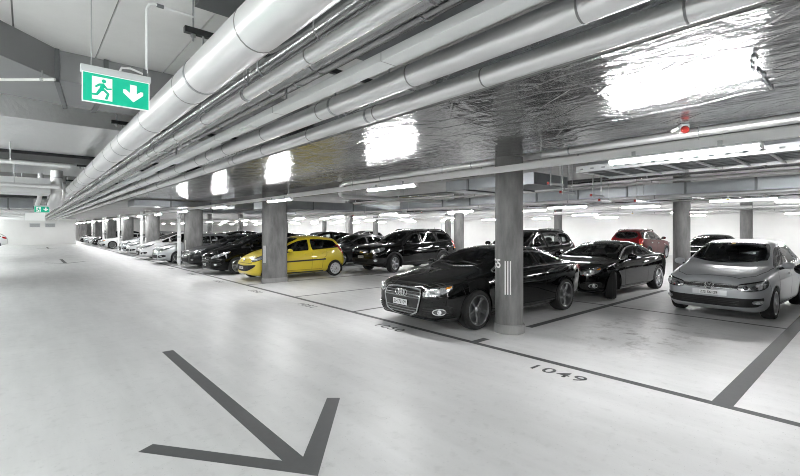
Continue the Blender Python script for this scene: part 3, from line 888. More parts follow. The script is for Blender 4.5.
def suv(paint_mat, name='parked_suv', steer=0., bow=True, glass=None, plate='ZH 61830'):
    c = Car(SUV, name)
    c.window('windscreen', c.screen(1.24, 2.06, .18, .05, m=.06), 'T', mat=glass)
    c.window('rear_window', chaikin([(-.50,1.55),(.50,1.55),(.60,1.20),(-.60,1.20)], 2), 'B', mat=glass)
    for p in c.side_window(1.36, 4.05, 4.28, m=.02, zoff=.035, cuts=(2.38, 3.34), slant=.04, pw=.07): c.window('side_window', p, 'L', True, mat=glass, bw=.04)
    c.build_body(paint_mat); c.arch_lips(M['plastic'], w=.07, off=.014)
    c.wheels('spoke', M['alloy'], 5, steer=steer, tw=.235, rr=.235)
    gp = chaikin([c.cf(p) for p in ((.0,-.46,.88),(.0,.46,.88),(.02,.42,.70),(.02,-.42,.70))], 1)
    gr = c.patch('grille', gp, 'CF', M['trim_black'], off=.006)
    c.strip('grille_bar', [[c.cf((.0,y,z)) for y in np.linspace(-.44,.44,14)] for z in (.72,.79,.865)], 'CF', .014, M['lamp_dark'], off=.013, parent=gr)
    if bow:
        u = [(-.085,.035),(-.03,.035),(-.02,.045),(.04,.045),(.045,.03),(.095,.03),(.085,-.005),(.03,-.005),(.02,-.015),(-.04,-.015),(-.045,-.005),(-.095,-.005)]
        c.patch('badge', [c.cf((.0, y, .775+z)) for y, z in u], 'CF', M['gold'], off=.022, thick=.02)
    c.plate(.62, plate, .36, .09, out=.02)
    c.lamp('headlight', [(.06,-.50,.78),(.06,-.50,.885),(.2,-.70,.95),(.45,-.86,1.0),(.50,-.88,.94),(.38,-.85,.84),(.18,-.70,.77)], M['lamp'], off=.008,
           bulbs=[((.13,-.62,.85), .05, M['lens']), ((.27,-.78,.885), .055, M['lens'])], border=M['trim_black'])
    c.patch('bumper_lower', chaikin([c.cf(p) for p in ((.0,-.6,.56),(.3,-.86,.60),(.52,-.905,.58),(.5,-.90,.42),(.1,-.7,.36),(.0,0,.36),(.1,.7,.36),(.5,.90,.42),(.52,.905,.58),(.3,.86,.60),(.0,.6,.56))], 1), 'CF', M['plastic'], off=.007, step=.06)
    c.patch('lower_grille', [c.cf(p) for p in ((.0,-.45,.52),(.0,.45,.52),(.0,.38,.42),(.0,-.38,.42))], 'CF', M['plastic_dark'], off=.014)
    c.lamp('fog_light', [(.2+.04*math.cos(a), -.70-.05*math.cos(a), .50+.045*math.sin(a)) for a in np.linspace(0, 2*math.pi, 11)[:-1]], M['lamp'], off=.014, it=1)
    c.strip('sill_trim', [(1.36,.35),(3.22,.37)], 'L', .12, M['plastic'], off=.008, both=True)
    c.lamp('tail_light', [(4.56,-.70,1.18),(4.38,-.82,1.22),(4.28,-.86,1.18),(4.36,-.85,.92),(4.56,-.74,.88)], M['red_lens'], rear=True)
    c.lamp('rear_turn_signal', [(4.57,-.72,.90),(4.40,-.84,.92),(4.40,-.84,.86),(4.57,-.73,.84)], M['amber'], rear=True)
    c.plate(.92, plate, .5, .11, rear=True)
    c.patch('rear_bumper', [(-.75,.72),(.75,.72),(.78,.46),(-.78,.46)], 'B', M['plastic'], off=.01)
    c.seams([[(1.42,.45),(1.38,.7),(1.40,1.02)], [(2.40,.45),(2.43,1.04)], [(3.42,1.10),(3.40,.86),(3.20,.72),(3.16,.45)], [(1.42,.45),(3.16,.45)]],
            [[(.16,y) for y in np.linspace(-.5,.5,9)], [(.16,-.5),(.45,-.72),(1.25,-.80)], [(.16,.5),(.45,.72),(1.25,.80)]])
    c.patch('door_vent', chaikin([(1.12,.86),(1.30,.90),(1.30,.84),(1.14,.80)], 1), 'L', M['satin'], off=.008, both=True)
    c.handles((2.26, 3.22), (.93, .97), M['satin'], .2)
    c.mirror(1.58, 1.15, paint_mat, 1.1)
    c.rails(2.15, 4.0, M['trim_black'])
    c.wipers(1.3, (-.5, .08), .5)
    c.interior(1.6, 2.35, 3.2, 1.09)
    c.antenna(3.95, .14)
    return c

MPV = dict(L=4.33, W=.91, wb=2.65, fo=.88, r=.32, ra=.35, kw=.64, rs=.06, rr=.10, bulge=.035,
    top=[(0,.62),(.04,.72),(.12,.80),(.4,.91),(.75,1.01),(1.0,1.09),(1.3,1.25),(1.7,1.43),(2.0,1.525),(2.4,1.575),(2.9,1.58),(3.5,1.52),(3.85,1.44),(4.02,1.30),(4.18,1.06),(4.26,.92),(4.31,.78),(4.33,.64)],
    bot=[(0,.24),(.08,.19),(.4,.16),(2,.16),(3.6,.19),(4.1,.28),(4.33,.36)],
    belt=[(0,.56),(.05,.66),(.15,.73),(.5,.84),(1.0,.93),(2.0,.99),(3.2,1.04),(3.9,1.06),(4.15,.98),(4.33,.58)],
    wid=[(0,.50),(.03,.60),(.1,.71),(.22,.79),(.45,.855),(.8,.895),(1.5,.908),(3,.91),(3.6,.895),(4.0,.85),(4.22,.77),(4.31,.68),(4.33,.58)],
    wr=[(0,.3),(.4,.52),(.9,.68),(1.3,.66),(2.0,.60),(3,.58),(3.9,.56),(4.15,.58),(4.33,.4)],
    dr=[(0,.03),(.8,.03),(1.2,.05),(2,.07),(3.7,.08),(4.1,.05),(4.33,.04)])
COMPACT = dict(MPV)
COMPACT.update(L=4.25, fo=.86, wb=2.6, r=.315, ra=.345, W=.88,
    top=[(0,.62),(.04,.72),(.10,.78),(.4,.86),(.8,.94),(1.15,1.0),(1.35,1.09),(1.7,1.27),(2.0,1.40),(2.35,1.46),(2.8,1.475),(3.3,1.42),(3.7,1.33),(3.95,1.17),(4.12,1.03),(4.19,.92),(4.24,.78),(4.25,.64)],
    bot=[(0,.24),(.08,.19),(.4,.16),(2,.16),(3.6,.19),(4.0,.28),(4.25,.36)],
    belt=[(0,.56),(.05,.66),(.12,.71),(.5,.81),(1.15,.90),(2.0,.945),(3.2,.99),(3.9,1.0),(4.1,.95),(4.25,.58)],
    wid=[(0,.50),(.03,.60),(.1,.70),(.22,.77),(.45,.83),(.8,.865),(1.5,.878),(3,.88),(3.6,.865),(3.95,.82),(4.15,.74),(4.23,.66),(4.25,.57)],
    wr=[(0,.3),(.4,.52),(1.1,.66),(1.5,.64),(2.0,.58),(3,.56),(3.8,.54),(4.1,.58),(4.25,.4)],
    dr=[(0,.03),(1,.025),(1.3,.05),(2,.07),(3.5,.08),(4.0,.05),(4.25,.04)])

def family_car(kind, paint_mat, name, detail=True, face='hex', sa=None):
    """the hatchbacks and people carriers of the row"""
    S = MPV if kind == 'mpv' else COMPACT
    c = Car(S, name, detail)
    L = c.L
    if kind == 'mpv':
        c.window('windscreen', c.screen(1.0, 1.95, .20, .06, m=.06), 'T')
        c.window('rear_window', chaikin([(-.46,1.38),(.46,1.38),(.56,1.08),(-.56,1.08)], 2), 'B')
        for p in c.side_window(1.05, 3.75, 3.98, m=.02, zoff=.035, cuts=(1.42, 2.42, 3.36), slant=.05, pw=.06): c.window('side_window', p, 'L', True, bw=.04)
    else:
        c.window('windscreen', c.screen(1.22, 2.0, .20, .06, m=.06), 'T')
        c.window('rear_window', chaikin([(-.44,1.26),(.44,1.26),(.54,1.06),(-.54,1.06)], 2), 'B')
        for p in c.side_window(1.30, 3.55, 3.80, m=.02, zoff=.035, cuts=(2.40, 3.28), slant=.05, pw=.06): c.window('side_window', p, 'L', True, bw=.04)
    c.build_body(paint_mat); c.arch_lips(paint_mat)
    c.wheels('multi' if kind == 'mpv' else 'spoke', M['alloy'], 6 if kind == 'mpv' else 7, tw=.205)
    if face == 'hex':
        gp = [c.cf(p) for p in ((.0,-.36,.50),(.0,.36,.50),(.0,.44,.42),(.0,.36,.25),(.0,-.36,.25),(.0,-.44,.42))]
        gr = c.patch('grille', gp, 'CF', M['plastic_dark'], off=.006)
        c.strip('grille_frame', gp, 'CF', .02, M['trim_black'], off=.014, closed=True, parent=gr)
        c.strip('grille_bar', [[c.cf((.0,y,z)) for y in np.linspace(-.36,.36,10)] for z in (.32,.38,.44)], 'CF', .012, M['plastic'], off=.012, parent=gr)
    else:
        for z in (.56, .62):
            c.strip('grille_chevron', [c.cf((.05,-.5,z+.05)), c.cf((0,-.12,z)), c.cf((0,0,z+.05)), c.cf((0,.12,z)), c.cf((.05,.5,z+.05))], 'CF', .022, M['chrome'], off=.014)
        gr = c.patch('grille', [c.cf(p) for p in ((.0,-.5,.44),(.0,.5,.44),(.0,.42,.28),(.0,-.42,.28))], 'CF', M['plastic_dark'], off=.006)
        c.strip('grille_bar', [[c.cf((.0,y,z)) for y in np.linspace(-.42,.42,10)] for z in (.33,.38)], 'CF', .012, M['plastic'], off=.012, parent=gr)
    if face == 'hex':
        c.patch('badge', chaikin([c.cf((.0, .06*math.cos(a), .60+.028*math.sin(a))) for a in np.linspace(0, 2*math.pi, 13)[:-1]], 1), 'CF', M['satin'], off=.012)
    c.plate(.37 if face == 'hex' else .49, 'ZH 48' + str(random.randint(100, 999)), .30, .08, out=.02)
    c.lamp('headlight', [(.06,-.48,.60),(.06,-.48,.66),(.2,-.64,.74),(.45,-.80,.84),(.62,-.86,.88),(.55,-.85,.80),(.35,-.78,.70),(.15,-.62,.61)], M['lamp'], off=.007,
           bulbs=[((.13,-.58,.645), .04, M['lens']), ((.27,-.72,.70), .045, M['lens'])])
    c.patch('fog_recess', chaikin([c.cf(p) for p in ((.06,-.54,.42),(.3,-.77,.46),(.34,-.79,.36),(.08,-.56,.30))], 1), 'CF', M['plastic_dark'], off=.005, both=True)
    c.lamp('fog_light', [(.18+.03*math.cos(a), -.66-.04*math.cos(a), .385+.035*math.sin(a)) for a in np.linspace(0, 2*math.pi, 11)[:-1]], M['lens'], off=.012, it=1)
    c.lamp('tail_light', [(L-.03,-.55,.95),(L-.14,-.72,1.02),(L-.34,-.83,1.04),(L-.30,-.83,.86),(L-.08,-.70,.80),(L-.02,-.55,.82)], M['red_lens'], rear=True)
    c.plate(.74, 'ZH 48220', .5, .11, rear=True)
    xa = 1.15 if kind == 'mpv' else 1.3
    zb = c.zs(2.2)-.05
    c.seams([[(xa+.1,.27),(xa+.02,.6),(xa+.05,zb-.04)], [(xa+1.12,.27),(xa+1.15,zb-.02)], [(xa+2.0,zb),(xa+1.96,.78),(xa+1.8,.66)], [(xa+.1,.27),(xa+1.7,.27)]],
            [[(.16,y) for y in np.linspace(-.45,.45,9)], [(.16,-.45),(.4,-.66),(1.0,-.77)], [(.16,.45),(.4,.66),(1.0,.77)]])
    c.handles((xa+1.0, xa+1.9), (zb-.1, zb-.07), paint_mat, .19)
    c.mirror(xa+.22, zb+.04, paint_mat)
    c.wipers(1.06 if kind == 'mpv' else 1.28, (-.5, .08), .48)
    c.interior(1.6 if kind == 'mpv' else 1.6, 2.4 if kind == 'mpv' else 2.35, 3.1, zb+.04)
    return c
# ------------------------------------------------------------------ garage materials
def floor_material():
    m, nt, b = new_mat('floor_coating'); N = nt.nodes; K = nt.links
    tc = N.new('ShaderNodeTexCoord')
    def noise(scale, det, vec=None, rough=.6):
        n = N.new('ShaderNodeTexNoise'); n.inputs['Scale'].default_value = scale; n.inputs['Detail'].default_value = det; n.inputs['Roughness'].default_value = rough
        K.new(vec if vec else tc.outputs['Object'], n.inputs['Vector']); return n.outputs['Fac']
    def ramp(f, a, b_, c0, c1):
        r = N.new('ShaderNodeValToRGB'); r.color_ramp.elements[0].position = a; r.color_ramp.elements[1].position = b_
        r.color_ramp.elements[0].color = c0; r.color_ramp.elements[1].color = c1; K.new(f, r.inputs[0]); return r.outputs[0]
    def mul(a, b_, fac=1.):
        x = N.new('ShaderNodeMix'); x.data_type = 'RGBA'; x.blend_type = 'MULTIPLY'; x.inputs['Factor'].default_value = fac
        K.new(a, x.inputs['A']); K.new(b_, x.inputs['B']); return x.outputs['Result']
    g = lambda v: (v, v, v, 1)
    base = ramp(noise(.5, 5), .3, .7, g(.60), g(.66))
    # broom marks and tyre scuffs drawn out along the aisle
    mp = N.new('ShaderNodeMapping'); mp.inputs['Scale'].default_value = (1.6, .22, 1); mp.inputs['Rotation'].default_value = (0, 0, .12); K.new(tc.outputs['Object'], mp.inputs['Vector'])
    c = mul(base, ramp(noise(2.2, 8, mp.outputs[0]), .35, .62, g(.90), g(1.)))
    c = mul(c, ramp(noise(9, 6), .30, .45, g(.90), g(1.)))
    c = mul(c, ramp(noise(55, 2), .27, .33, g(.62), g(1.)))                 # grit
    # dirty patches in the free bay
    sx = N.new('ShaderNodeSeparateXYZ'); K.new(tc.outputs['Object'], sx.inputs[0])
    def bump1(out, c0, w):
        a = N.new('ShaderNodeMath'); a.operation = 'SUBTRACT'; K.new(out, a.inputs[0]); a.inputs[1].default_value = c0
        d = N.new('ShaderNodeMath'); d.operation = 'DIVIDE'; K.new(a.outputs[0], d.inputs[0]); d.inputs[1].default_value = w
        p = N.new('ShaderNodeMath'); p.operation = 'POWER'; K.new(d.outputs[0], p.inputs[0]); p.inputs[1].default_value = 2
        return p.outputs[0]
    s = N.new('ShaderNodeMath'); s.operation = 'ADD'; K.new(bump1(sx.outputs[0], 7.6, 2.0), s.inputs[0]); K.new(bump1(sx.outputs[1], 2.6, 1.1), s.inputs[1])
    msk = ramp(s.outputs[0], 0., 1., (1,1,1,1), (0,0,0,1))
    dirt = ramp(noise(3.5, 9, None, .72), .50, .66, (0,0,0,1), (1,1,1,1))
    mm = mul(msk, dirt)
    x = N.new('ShaderNodeMix'); x.data_type = 'RGBA'; K.new(mm, x.inputs['Factor']); K.new(c, x.inputs['A']); x.inputs['B'].default_value = (.22, .21, .20, 1)
    K.new(x.outputs['Result'], b.inputs['Base Color'])
    K.new(ramp(noise(3, 5), .3, .7, g(.34), g(.50)), b.inputs['Roughness'])
    b.inputs['Specular IOR Level'].default_value = .35
    return m

def concrete_material(name, lo, hi, scale=3., rough=.8, streak=True):
    m, nt, b = new_mat(name); N = nt.nodes; K = nt.links
    tc = N.new('ShaderNodeTexCoord')
    mp = N.new('ShaderNodeMapping'); mp.inputs['Scale'].default_value = (1, 1, .25 if streak else 1); K.new(tc.outputs['Object'], mp.inputs['Vector'])
    n = N.new('ShaderNodeTexNoise'); n.inputs['Scale'].default_value = scale; n.inputs['Detail'].default_value = 9; n.inputs['Roughness'].default_value = .68
    K.new(mp.outputs[0], n.inputs['Vector'])
    r = N.new('ShaderNodeValToRGB'); r.color_ramp.elements[0].position = .3; r.color_ramp.elements[1].position = .72
    r.color_ramp.elements[0].color = (lo, lo, lo*.98, 1); r.color_ramp.elements[1].color = (hi, hi, hi*.985, 1)
    K.new(n.outputs['Fac'], r.inputs[0]); K.new(r.outputs[0], b.inputs['Base Color'])
    b.inputs['Roughness'].default_value = rough
    n2 = N.new('ShaderNodeTexNoise'); n2.inputs['Scale'].default_value = 60; n2.inputs['Detail'].default_value = 3; K.new(tc.outputs['Object'], n2.inputs['Vector'])
    bp = N.new('ShaderNodeBump'); bp.inputs['Strength'].default_value = .25; bp.inputs['Distance'].default_value = .005
    K.new(n2.outputs['Fac'], bp.inputs['Height']); K.new(bp.outputs['Normal'], b.inputs['Normal'])
    return m

def foil_material(name, col=.64, rough=.18, amt=.62, scl=(8, 2.4, 8), vw=-.25):
    m, nt, b = new_mat(name); N = nt.nodes; K = nt.links
    tc = N.new('ShaderNodeTexCoord')
    b.inputs['Metallic'].default_value = 1; b.inputs['Base Color'].default_value = (col, col*1.005, col*1.01, 1)
    b.inputs['Roughness'].default_value = rough
    def noi(sc, det, s, dist=0.):
        mp = N.new('ShaderNodeMapping'); mp.inputs['Scale'].default_value = s; K.new(tc.outputs['Object'], mp.inputs['Vector'])
        n = N.new('ShaderNodeTexNoise'); n.inputs['Scale'].default_value = sc; n.inputs['Detail'].default_value = det; n.inputs['Distortion'].default_value = dist
        K.new(mp.outputs[0], n.inputs['Vector']); return n.outputs['Fac']
    a = noi(1, 4, scl); c = noi(1.6, 6, (1.2, 1.2, 1.2), 1.5)
    vo = N.new('ShaderNodeTexVoronoi'); vo.inputs['Scale'].default_value = 2.2; vo.feature = 'DISTANCE_TO_EDGE'
    mpv = N.new('ShaderNodeMapping'); mpv.inputs['Scale'].default_value = (1.6, .7, 1); K.new(tc.outputs['Object'], mpv.inputs['Vector']); K.new(mpv.outputs[0], vo.inputs['Vector'])
    rp = N.new('ShaderNodeValToRGB'); rp.color_ramp.elements[1].position = .035; K.new(vo.outputs['Distance'], rp.inputs[0])
    s1 = N.new('ShaderNodeMath'); s1.operation = 'MULTIPLY_ADD'; K.new(c, s1.inputs[0]); s1.inputs[1].default_value = 1.6; K.new(a, s1.inputs[2])
    s2 = N.new('ShaderNodeMath'); s2.operation = 'MULTIPLY_ADD'; K.new(rp.outputs[0], s2.inputs[0]); s2.inputs[1].default_value = vw; K.new(s1.outputs[0], s2.inputs[2])
    bp = N.new('ShaderNodeBump'); bp.inputs['Strength'].default_value = amt; bp.inputs['Distance'].default_value = .02
    K.new(s2.outputs[0], bp.inputs['Height']); K.new(bp.outputs['Normal'], b.inputs['Normal'])
    return m

M['floor'] = floor_material()
M['concrete'] = concrete_material('column_concrete', .085, .24)
M['collar'] = concrete_material('collar_concrete', .20, .34)
M['slab'] = concrete_material('slab_concrete', .26, .36, 1.2, .85, False)
M['board'] = concrete_material('ceiling_board', .78, .84, 2.5, .8, False)
M['white_wall'] = concrete_material('white_wall', .80, .86, .8, .7, False)
M['foil'] = foil_material('foil')
M['foil_dull'] = foil_material('foil_dull', .9, .28, .5, (9, 9, 9), vw=-.05)
M['galv'] = pmat('galvanised', (.34, .36, .375), .34, .85, var=.22, vscale=2.5, bump=.05, bscale=14)
M['galv_dark'] = pmat('galvanised_dark', (.17, .18, .185), .42, .6, var=.2, vscale=2)
M['jacket'] = pmat('pipe_jacket', (.80, .80, .80), .30, .55, var=.06, vscale=2.5)
M['jacket_seam'] = pmat('jacket_seam', (.25, .25, .25), .4, .5)
M['jacket_dark'] = pmat('pipe_dark', (.34, .34, .345), .22, .9, var=.1)
M['white_metal'] = pmat('white_metal', (.78, .79, .79), .35)
M['rail_white'] = pmat('rail_white', (.88, .88, .88), .4)
M['rail_grey'] = pmat('rail_grey', (.62, .64, .65), .4, .2)
M['galv_dark2'] = pmat('galvanised_dull', (.31, .315, .32), .5, .5, var=.15, vscale=1.5)
M['black_steel'] = pmat('black_steel', (.025, .026, .028), .5)
M['steel'] = pmat('steel', (.45, .46, .47), .35, .9)
M['line'] = pmat('floor_paint', (.062, .064, .066), .55, var=.18, vscale=14)
M['line_thin'] = pmat('floor_paint_worn', (.11, .113, .115), .55, var=.2, vscale=20)
M['tube'] = pmat('lit_tube', (1, 1, 1), emit=(1, 1, 1), estr=LAMP)
M['tube_cool'] = pmat('lit_tube_cool', (1, 1, 1), emit=(.95, 1., .99), estr=LAMP)
M['sign_green'] = pmat('sign_green', (.0, .42, .25), .4, emit=(0, .46, .29), estr=.16)
M['sign_white'] = pmat('sign_white', (.85, .87, .86), .4, emit=(.9, .95, .93), estr=.16)
M['stripe'] = pmat('stripe_paint', (.72, .72, .71), .6)
M['red'] = pmat('red_cap', (.36, .02, .015), .4)
M['yellow_tag'] = pmat('yellow_tag', (.6, .42, .03), .5)

# ------------------------------------------------------------------ shell (metres; plan from eye heights)
X0, X1, Y0_, Y1 = -9.0, 31.5, -22.0, 84.0
ZC = 1.68*2.03                                       # main ceiling underside
def structure(o, label=None): return tag(o, label, None, None, 'structure')
f = MB(); f.box((X0, Y0_, -.2), (X1, Y1, 0)); structure(f.build('floor', M['floor'], smooth=False))
f = MB(); f.box((X0, Y0_, ZC), (X1, Y1, ZC+.3))
structure(f.build('ceiling', M['slab'], smooth=False))
def wall(name, a, b):
    w = MB(); w.box(a, b); return structure(w.build(name, M['white_wall'], smooth=False))
wall('wall_left', (X0-.3, Y0_, 0), (X0, Y1, ZC)); wall('wall_right', (X1, Y0_, 0), (X1+.3, Y1, ZC))
wall('wall_front', (X0, Y0_-.3, 0), (X1, Y0_, ZC)); wall('wall_far', (4.3, Y1, 0), (X1, Y1+.3, ZC))
wall('wall_back', (X0, 61.6, 0), (4.3, 61.9, ZC)); wall('wall_return', (4.0, 61.9, 0), (4.3, Y1, ZC))
# a steel door in the far right wall
d = MB(); d.box((X1-.03, 27.4, 0), (X1-.001, 29.6, 2.2)); dd = structure(d.build('door_1', M['white_metal'], smooth=False))
d = MB(); d.box((X1-.05, 27.3, 0), (X1-.032, 27.4, 2.3)); d.box((X1-.05, 29.6, 0), (X1-.032, 29.7, 2.3)); d.box((X1-.05, 27.4, 2.2), (X1-.032, 29.6, 2.3)); d.build('door_frame', M['rail_grey'], dd, smooth=False)
d = MB(); d.tube([(X1-.05, 29.4, 1.05), (X1-.08, 29.4, 1.05), (X1-.08, 29.25, 1.05)], .012, 6); d.build('door_handle', M['steel'], dd)

# boarded ceiling over the near aisle: wide boards with open joints, running along the aisle
bw = .36*H
b_ = MB()
k = -9
while k*bw-.05*H < 1.85*H:
    x0 = k*bw-.05*H; x1 = min(x0+bw, 1.85*H)
    b_.box((x0+.006, -16.0, ZC-.02), (x1-.006, 6.2, ZC-.0005)); k += 1
bo = b_.build('ceiling_boards', M['board'], smooth=False); structure(bo)

# ------------------------------------------------------------------ columns
GX, GY = 5.996, 4.123
PX, PY = 8.92, 8.837
def pill(L_, W_, n=12):
    r = W_/2; a = max(0, L_/2-r)
    return [(a+r*math.cos(t), r*math.sin(t)) for t in np.linspace(-math.pi/2, math.pi/2, n)] + [(-a+r*math.cos(t), r*math.sin(t)) for t in np.linspace(math.pi/2, 3*math.pi/2, n)]
col_lab = {}
def column(x, y, L_, W_, top, label, marks=False, txt=None):
    c = empty('concrete_column', (x, y, 0)); tag(c, label, 'column', 'concrete columns', 'thing')
    s = MB(); s.prism(pill(L_, W_, 18), 0.0, top); s.build('shaft', M['concrete'], c, angle=30)
    s = MB(); s.prism(pill(L_+.05, W_+.05, 18), 0.0, .13); s.prism(pill(L_+.03, W_+.03, 18), .13, .145); s.build('base_collar', M['collar'], c, angle=30)
    if marks:
        r = W_/2+.003; xo = -(L_-W_)/2; a0 = math.atan2(-.55, -.83)-.07
        def curved(t0, t1, z0, z1):
            mb = MB(); n = max(2, int(abs(t1-t0)/.06)); vs = []
            for rr in (r, r-.004):
                for q in range(n+1):
                    t = t0+(t1-t0)*q/n
                    vs += [(xo+rr*math.cos(t), rr*math.sin(t), z0), (xo+rr*math.cos(t), rr*math.sin(t), z1)]
            mb.add(vs, [(2*q, 2*q+1, 2*q+3, 2*q+2) for q in range(n)]); return mb
        for dt in (-.18, 0, .18):
            curved(a0+dt-.042, a0+dt+.042, .635, 1.175).build('stripe', M['stripe'], c)
        if txt:
            me = text_mesh(txt, .20, 0, .004, .95)
            for v in me.vertices:
                t = a0-1.02+v.co.x/r; v.co = (xo+r*math.cos(t), r*math.sin(t), 1.12+v.co.y)
            me.materials.append(M['stripe']); link(bpy.data.objects.new('number', me), c)
    return c
ZF = H*1.702                                         # underside of the foil-clad slab
names1 = ['round grey concrete column beside the black coupe, number and three white stripes on it',
 'oblong grey concrete column in front of the yellow city car', 'oblong concrete column at the dark grey hatchback, white downpipe at its side',
 'fourth oblong column from the camera along the aisle, beside the white hatchbacks', 'fifth column along the aisle, between two silver hatchbacks and the white coupe',
 'sixth column along the aisle, right behind the white coupe', 'seventh column along the aisle, far down the row', 'eighth column along the aisle, near the far wall end', 'last column of the aisle row, farthest from the camera']
for k in range(9):
    if k == 0: column(GX, GY, .45, .45, ZF+.0, names1[0], True, 'G5')
    else: column(GX, GY+PY*k, .82, .37, ZF, names1[k], k < 7, None)
second = ['round column beside the red estate, right of the second black coupe', 'round column behind the large black coupe, right of the black SUV with the gold badge', 'slim column in the second row behind the yellow city car', 'second-row column glimpsed between the far parked cars', 'far second-row column above the silver hatchback roofs', 'farther second-row column over the white cars']
for k in range(6): column(GX+PX, GY+PY*k, .45, .45, ZC, second[k])
third = ['third-row column in front of the white wall above the silver hatchback', 'third-row column hidden behind the round column of the first row', 'third-row column left of the black SUV tail by the white wall', 'third-row column over the roof of the black SUV bonnet', 'far third-row column behind the yellow city car', 'farthest third-row column by the wall']
for k in range(6): column(GX+2*PX, GY+PY*k, .45, .45, ZC, third[k])

# white downpipes standing at the column row
dl = ['white downpipe at the third column of the aisle', 'white downpipe at the fourth column of the aisle', 'white downpipe at the fifth column of the aisle', 'white downpipe at the sixth column of the aisle', 'white downpipe at the seventh column of the aisle']
for k in range(2, 7):
    x, y = GX-.52, GY+PY*k+.38 if k > 2 else GY+PY*k+.45
    p = empty('downpipe', (x, y, 0)); tag(p, dl[k-2], 'pipe', 'white downpipes by the columns')
    s = MB(); s.tube([(0, 0, .0), (0, 0, ZF-.05)], .085, 16); s.build('pipe_shaft', M['white_metal'], p)
    for z in (.35, 1.3, 2.2):
        s = MB(); s.lathe([(.087, z), (.098, z+.005), (.098, z+.045), (.087, z+.05)], 16, 'Z'); s.build('pipe_clip', M['steel'], p)

# ------------------------------------------------------------------ floor markings
def flat(name, poly, z, mat, label, cat, group=None):
    mb = MB(); mb.prism(poly, 0.0003, z); o = mb.build(name, mat, smooth=False)
    return tag(o, label, cat, group)
XL = 2.978*H
flat('bay_front_line', [(XL-.05, -8), (XL+.05, -8), (XL+.05, 80), (XL-.05, 80)], .0015, M['line'], 'long dark grey painted line along the fronts of the parking bays', 'floor marking')
XR = 5.765*H
flat('row_line', [(XR-.035, -8), (XR+.035, -8), (XR+.035, 80), (XR-.035, 80)], .0013, M['line'], 'thin dark line behind the free bay, in front of the silver hatchback', 'floor marking')
ys = [(-.80*H, .05, None), (.628*H, .085, None), (2.425*H, .06, 1), (4.29*H, .035, None), (5.80*H, .035, None), (7.63*H+.0, .05, 1)]
lab = ['bay divider line nearest the right edge', 'broad dark bay divider line running right from the front line beside the free bay', 'bay divider line behind the round striped column', 'thin bay divider line left of the big black coupe', 'thin bay divider line in the empty bay before the yellow city car', 'bay divider line at the oblong column by the yellow city car']
for (y, w, st), l in zip(ys, lab):
    if st and w == .06:
        flat('bay_line', [(XL+.052, y-w), (XL+.33, y-w), (XL+.33, y+w), (XL+.052, y+w)], .0012, M['line'], 'short dark stub of a bay line in front of the round column', 'floor marking', 'bay divider lines')
        flat('bay_line', [(6.50, y-.065), (XR+3.6, y-.065), (XR+3.6, y+.065), (6.50, y+.065)], .0012, M['line'], l, 'floor marking', 'bay divider lines')
    else:
        flat('bay_line', [(XL+.052, y-w), (XR+4.0, y-w), (XR+4.0, y+w), (XL+.052, y+w)], .0012, M['line'], l, 'floor marking', 'bay divider lines')
far_y = [16.0+.0, 18.7] + [GY+PY*k+o for k in range(2, 6) for o in (0, 3.0, 5.9)]
for i, y in enumerate(far_y):
    flat('bay_line', [(XL+.052, y-.04), (XL+4.6, y-.04), (XL+4.6, y+.04), (XL+.052, y+.04)], .0012, M['line'], 'dark bay divider line between far parked cars of the aisle row', 'floor marking', 'far bay divider lines')
def arrow(dy, label):
    P = [(.833,3.906),(.916,3.906),(.916,1.695),(1.343,2.194),(1.401,2.143),(.89,1.524),(.378,2.22),(.444,2.257),(.833,1.725)]
    flat('floor_arrow', [(x*H, y*H+dy) for x, y in P][::-1], .0015, M['line'], label, 'floor marking', 'painted floor arrows')
arrow(0, 'large dark grey painted arrow on the floor pointing towards the camera'); arrow(24.2, 'second painted floor arrow far down the aisle'); arrow(46, 'farthest painted floor arrow before the white end wall')
def bay_number(txt, y, label):
    e = empty('bay_number', (2.785*H, y, 0)); tag(e, label, 'floor marking', 'painted bay numbers')
    for i, ch in enumerate(txt):
        me = text_mesh(ch, .26, .0, .003, 1.22); off = (i-(len(txt)-1)/2)*.185
        for v in me.vertices: a, b, c = v.co; v.co = (b, -a-off, 0.0012)
        bm = bmesh.new(); bm.from_mesh(me)
        r = bmesh.ops.extrude_face_region(bm, geom=bm.faces[:])
        for g in r['geom']:
            if isinstance(g, bmesh.types.BMVert): g.co.z = .0004
        bmesh.ops.recalc_face_normals(bm, faces=bm.faces); bm.to_mesh(me); bm.free()
        me.materials.append(M['line']); link(bpy.data.objects.new('digit', me), e)
for t, y, l in (('1049', 1.53*H, 'painted bay number 1049 in front of the free bay'), ('1050', 3.36*H, 'painted bay number in front of the big black coupe'), ('1051', 5.05*H, 'painted bay number before the empty bay left of the black coupe'),
                ('1052', 6.75*H, 'painted bay number before the bay next to the oblong column'), ('1053', 14.3, 'painted bay number in front of the yellow city car'), ('1054', 17.4, 'painted bay number before the black people carrier'),
                ('1055', 20.3, 'painted bay number before the dark grey hatchback'), ('1048', -.3, 'painted bay number by the dark SUV at the right edge')):
    bay_number(t, y, l)

# ------------------------------------------------------------------ foil-clad slab over the column row
XA, XB = 1.748*H, 3.47*H
fs = MB(); fs.box((XA, -16, ZF), (XB, 18.2, ZF+.36)); fpan = structure(fs.build('foil_ceiling_panel', M['foil'], smooth=False), 'crumpled silver foil cladding under the slab above the column row')
fs = MB(); fs.box((XA-.03, -16, ZF+.012), (XA-.001, 18.2, ZF+.10)); structure(fs.build('trim_1', M['slab'], smooth=False))
fs = MB(); fs.box((XA, 18.2, ZF+.001), (XB, 80.0, ZF+.36)); structure(fs.build('foil_ceiling_panel', M['slab'], smooth=False))
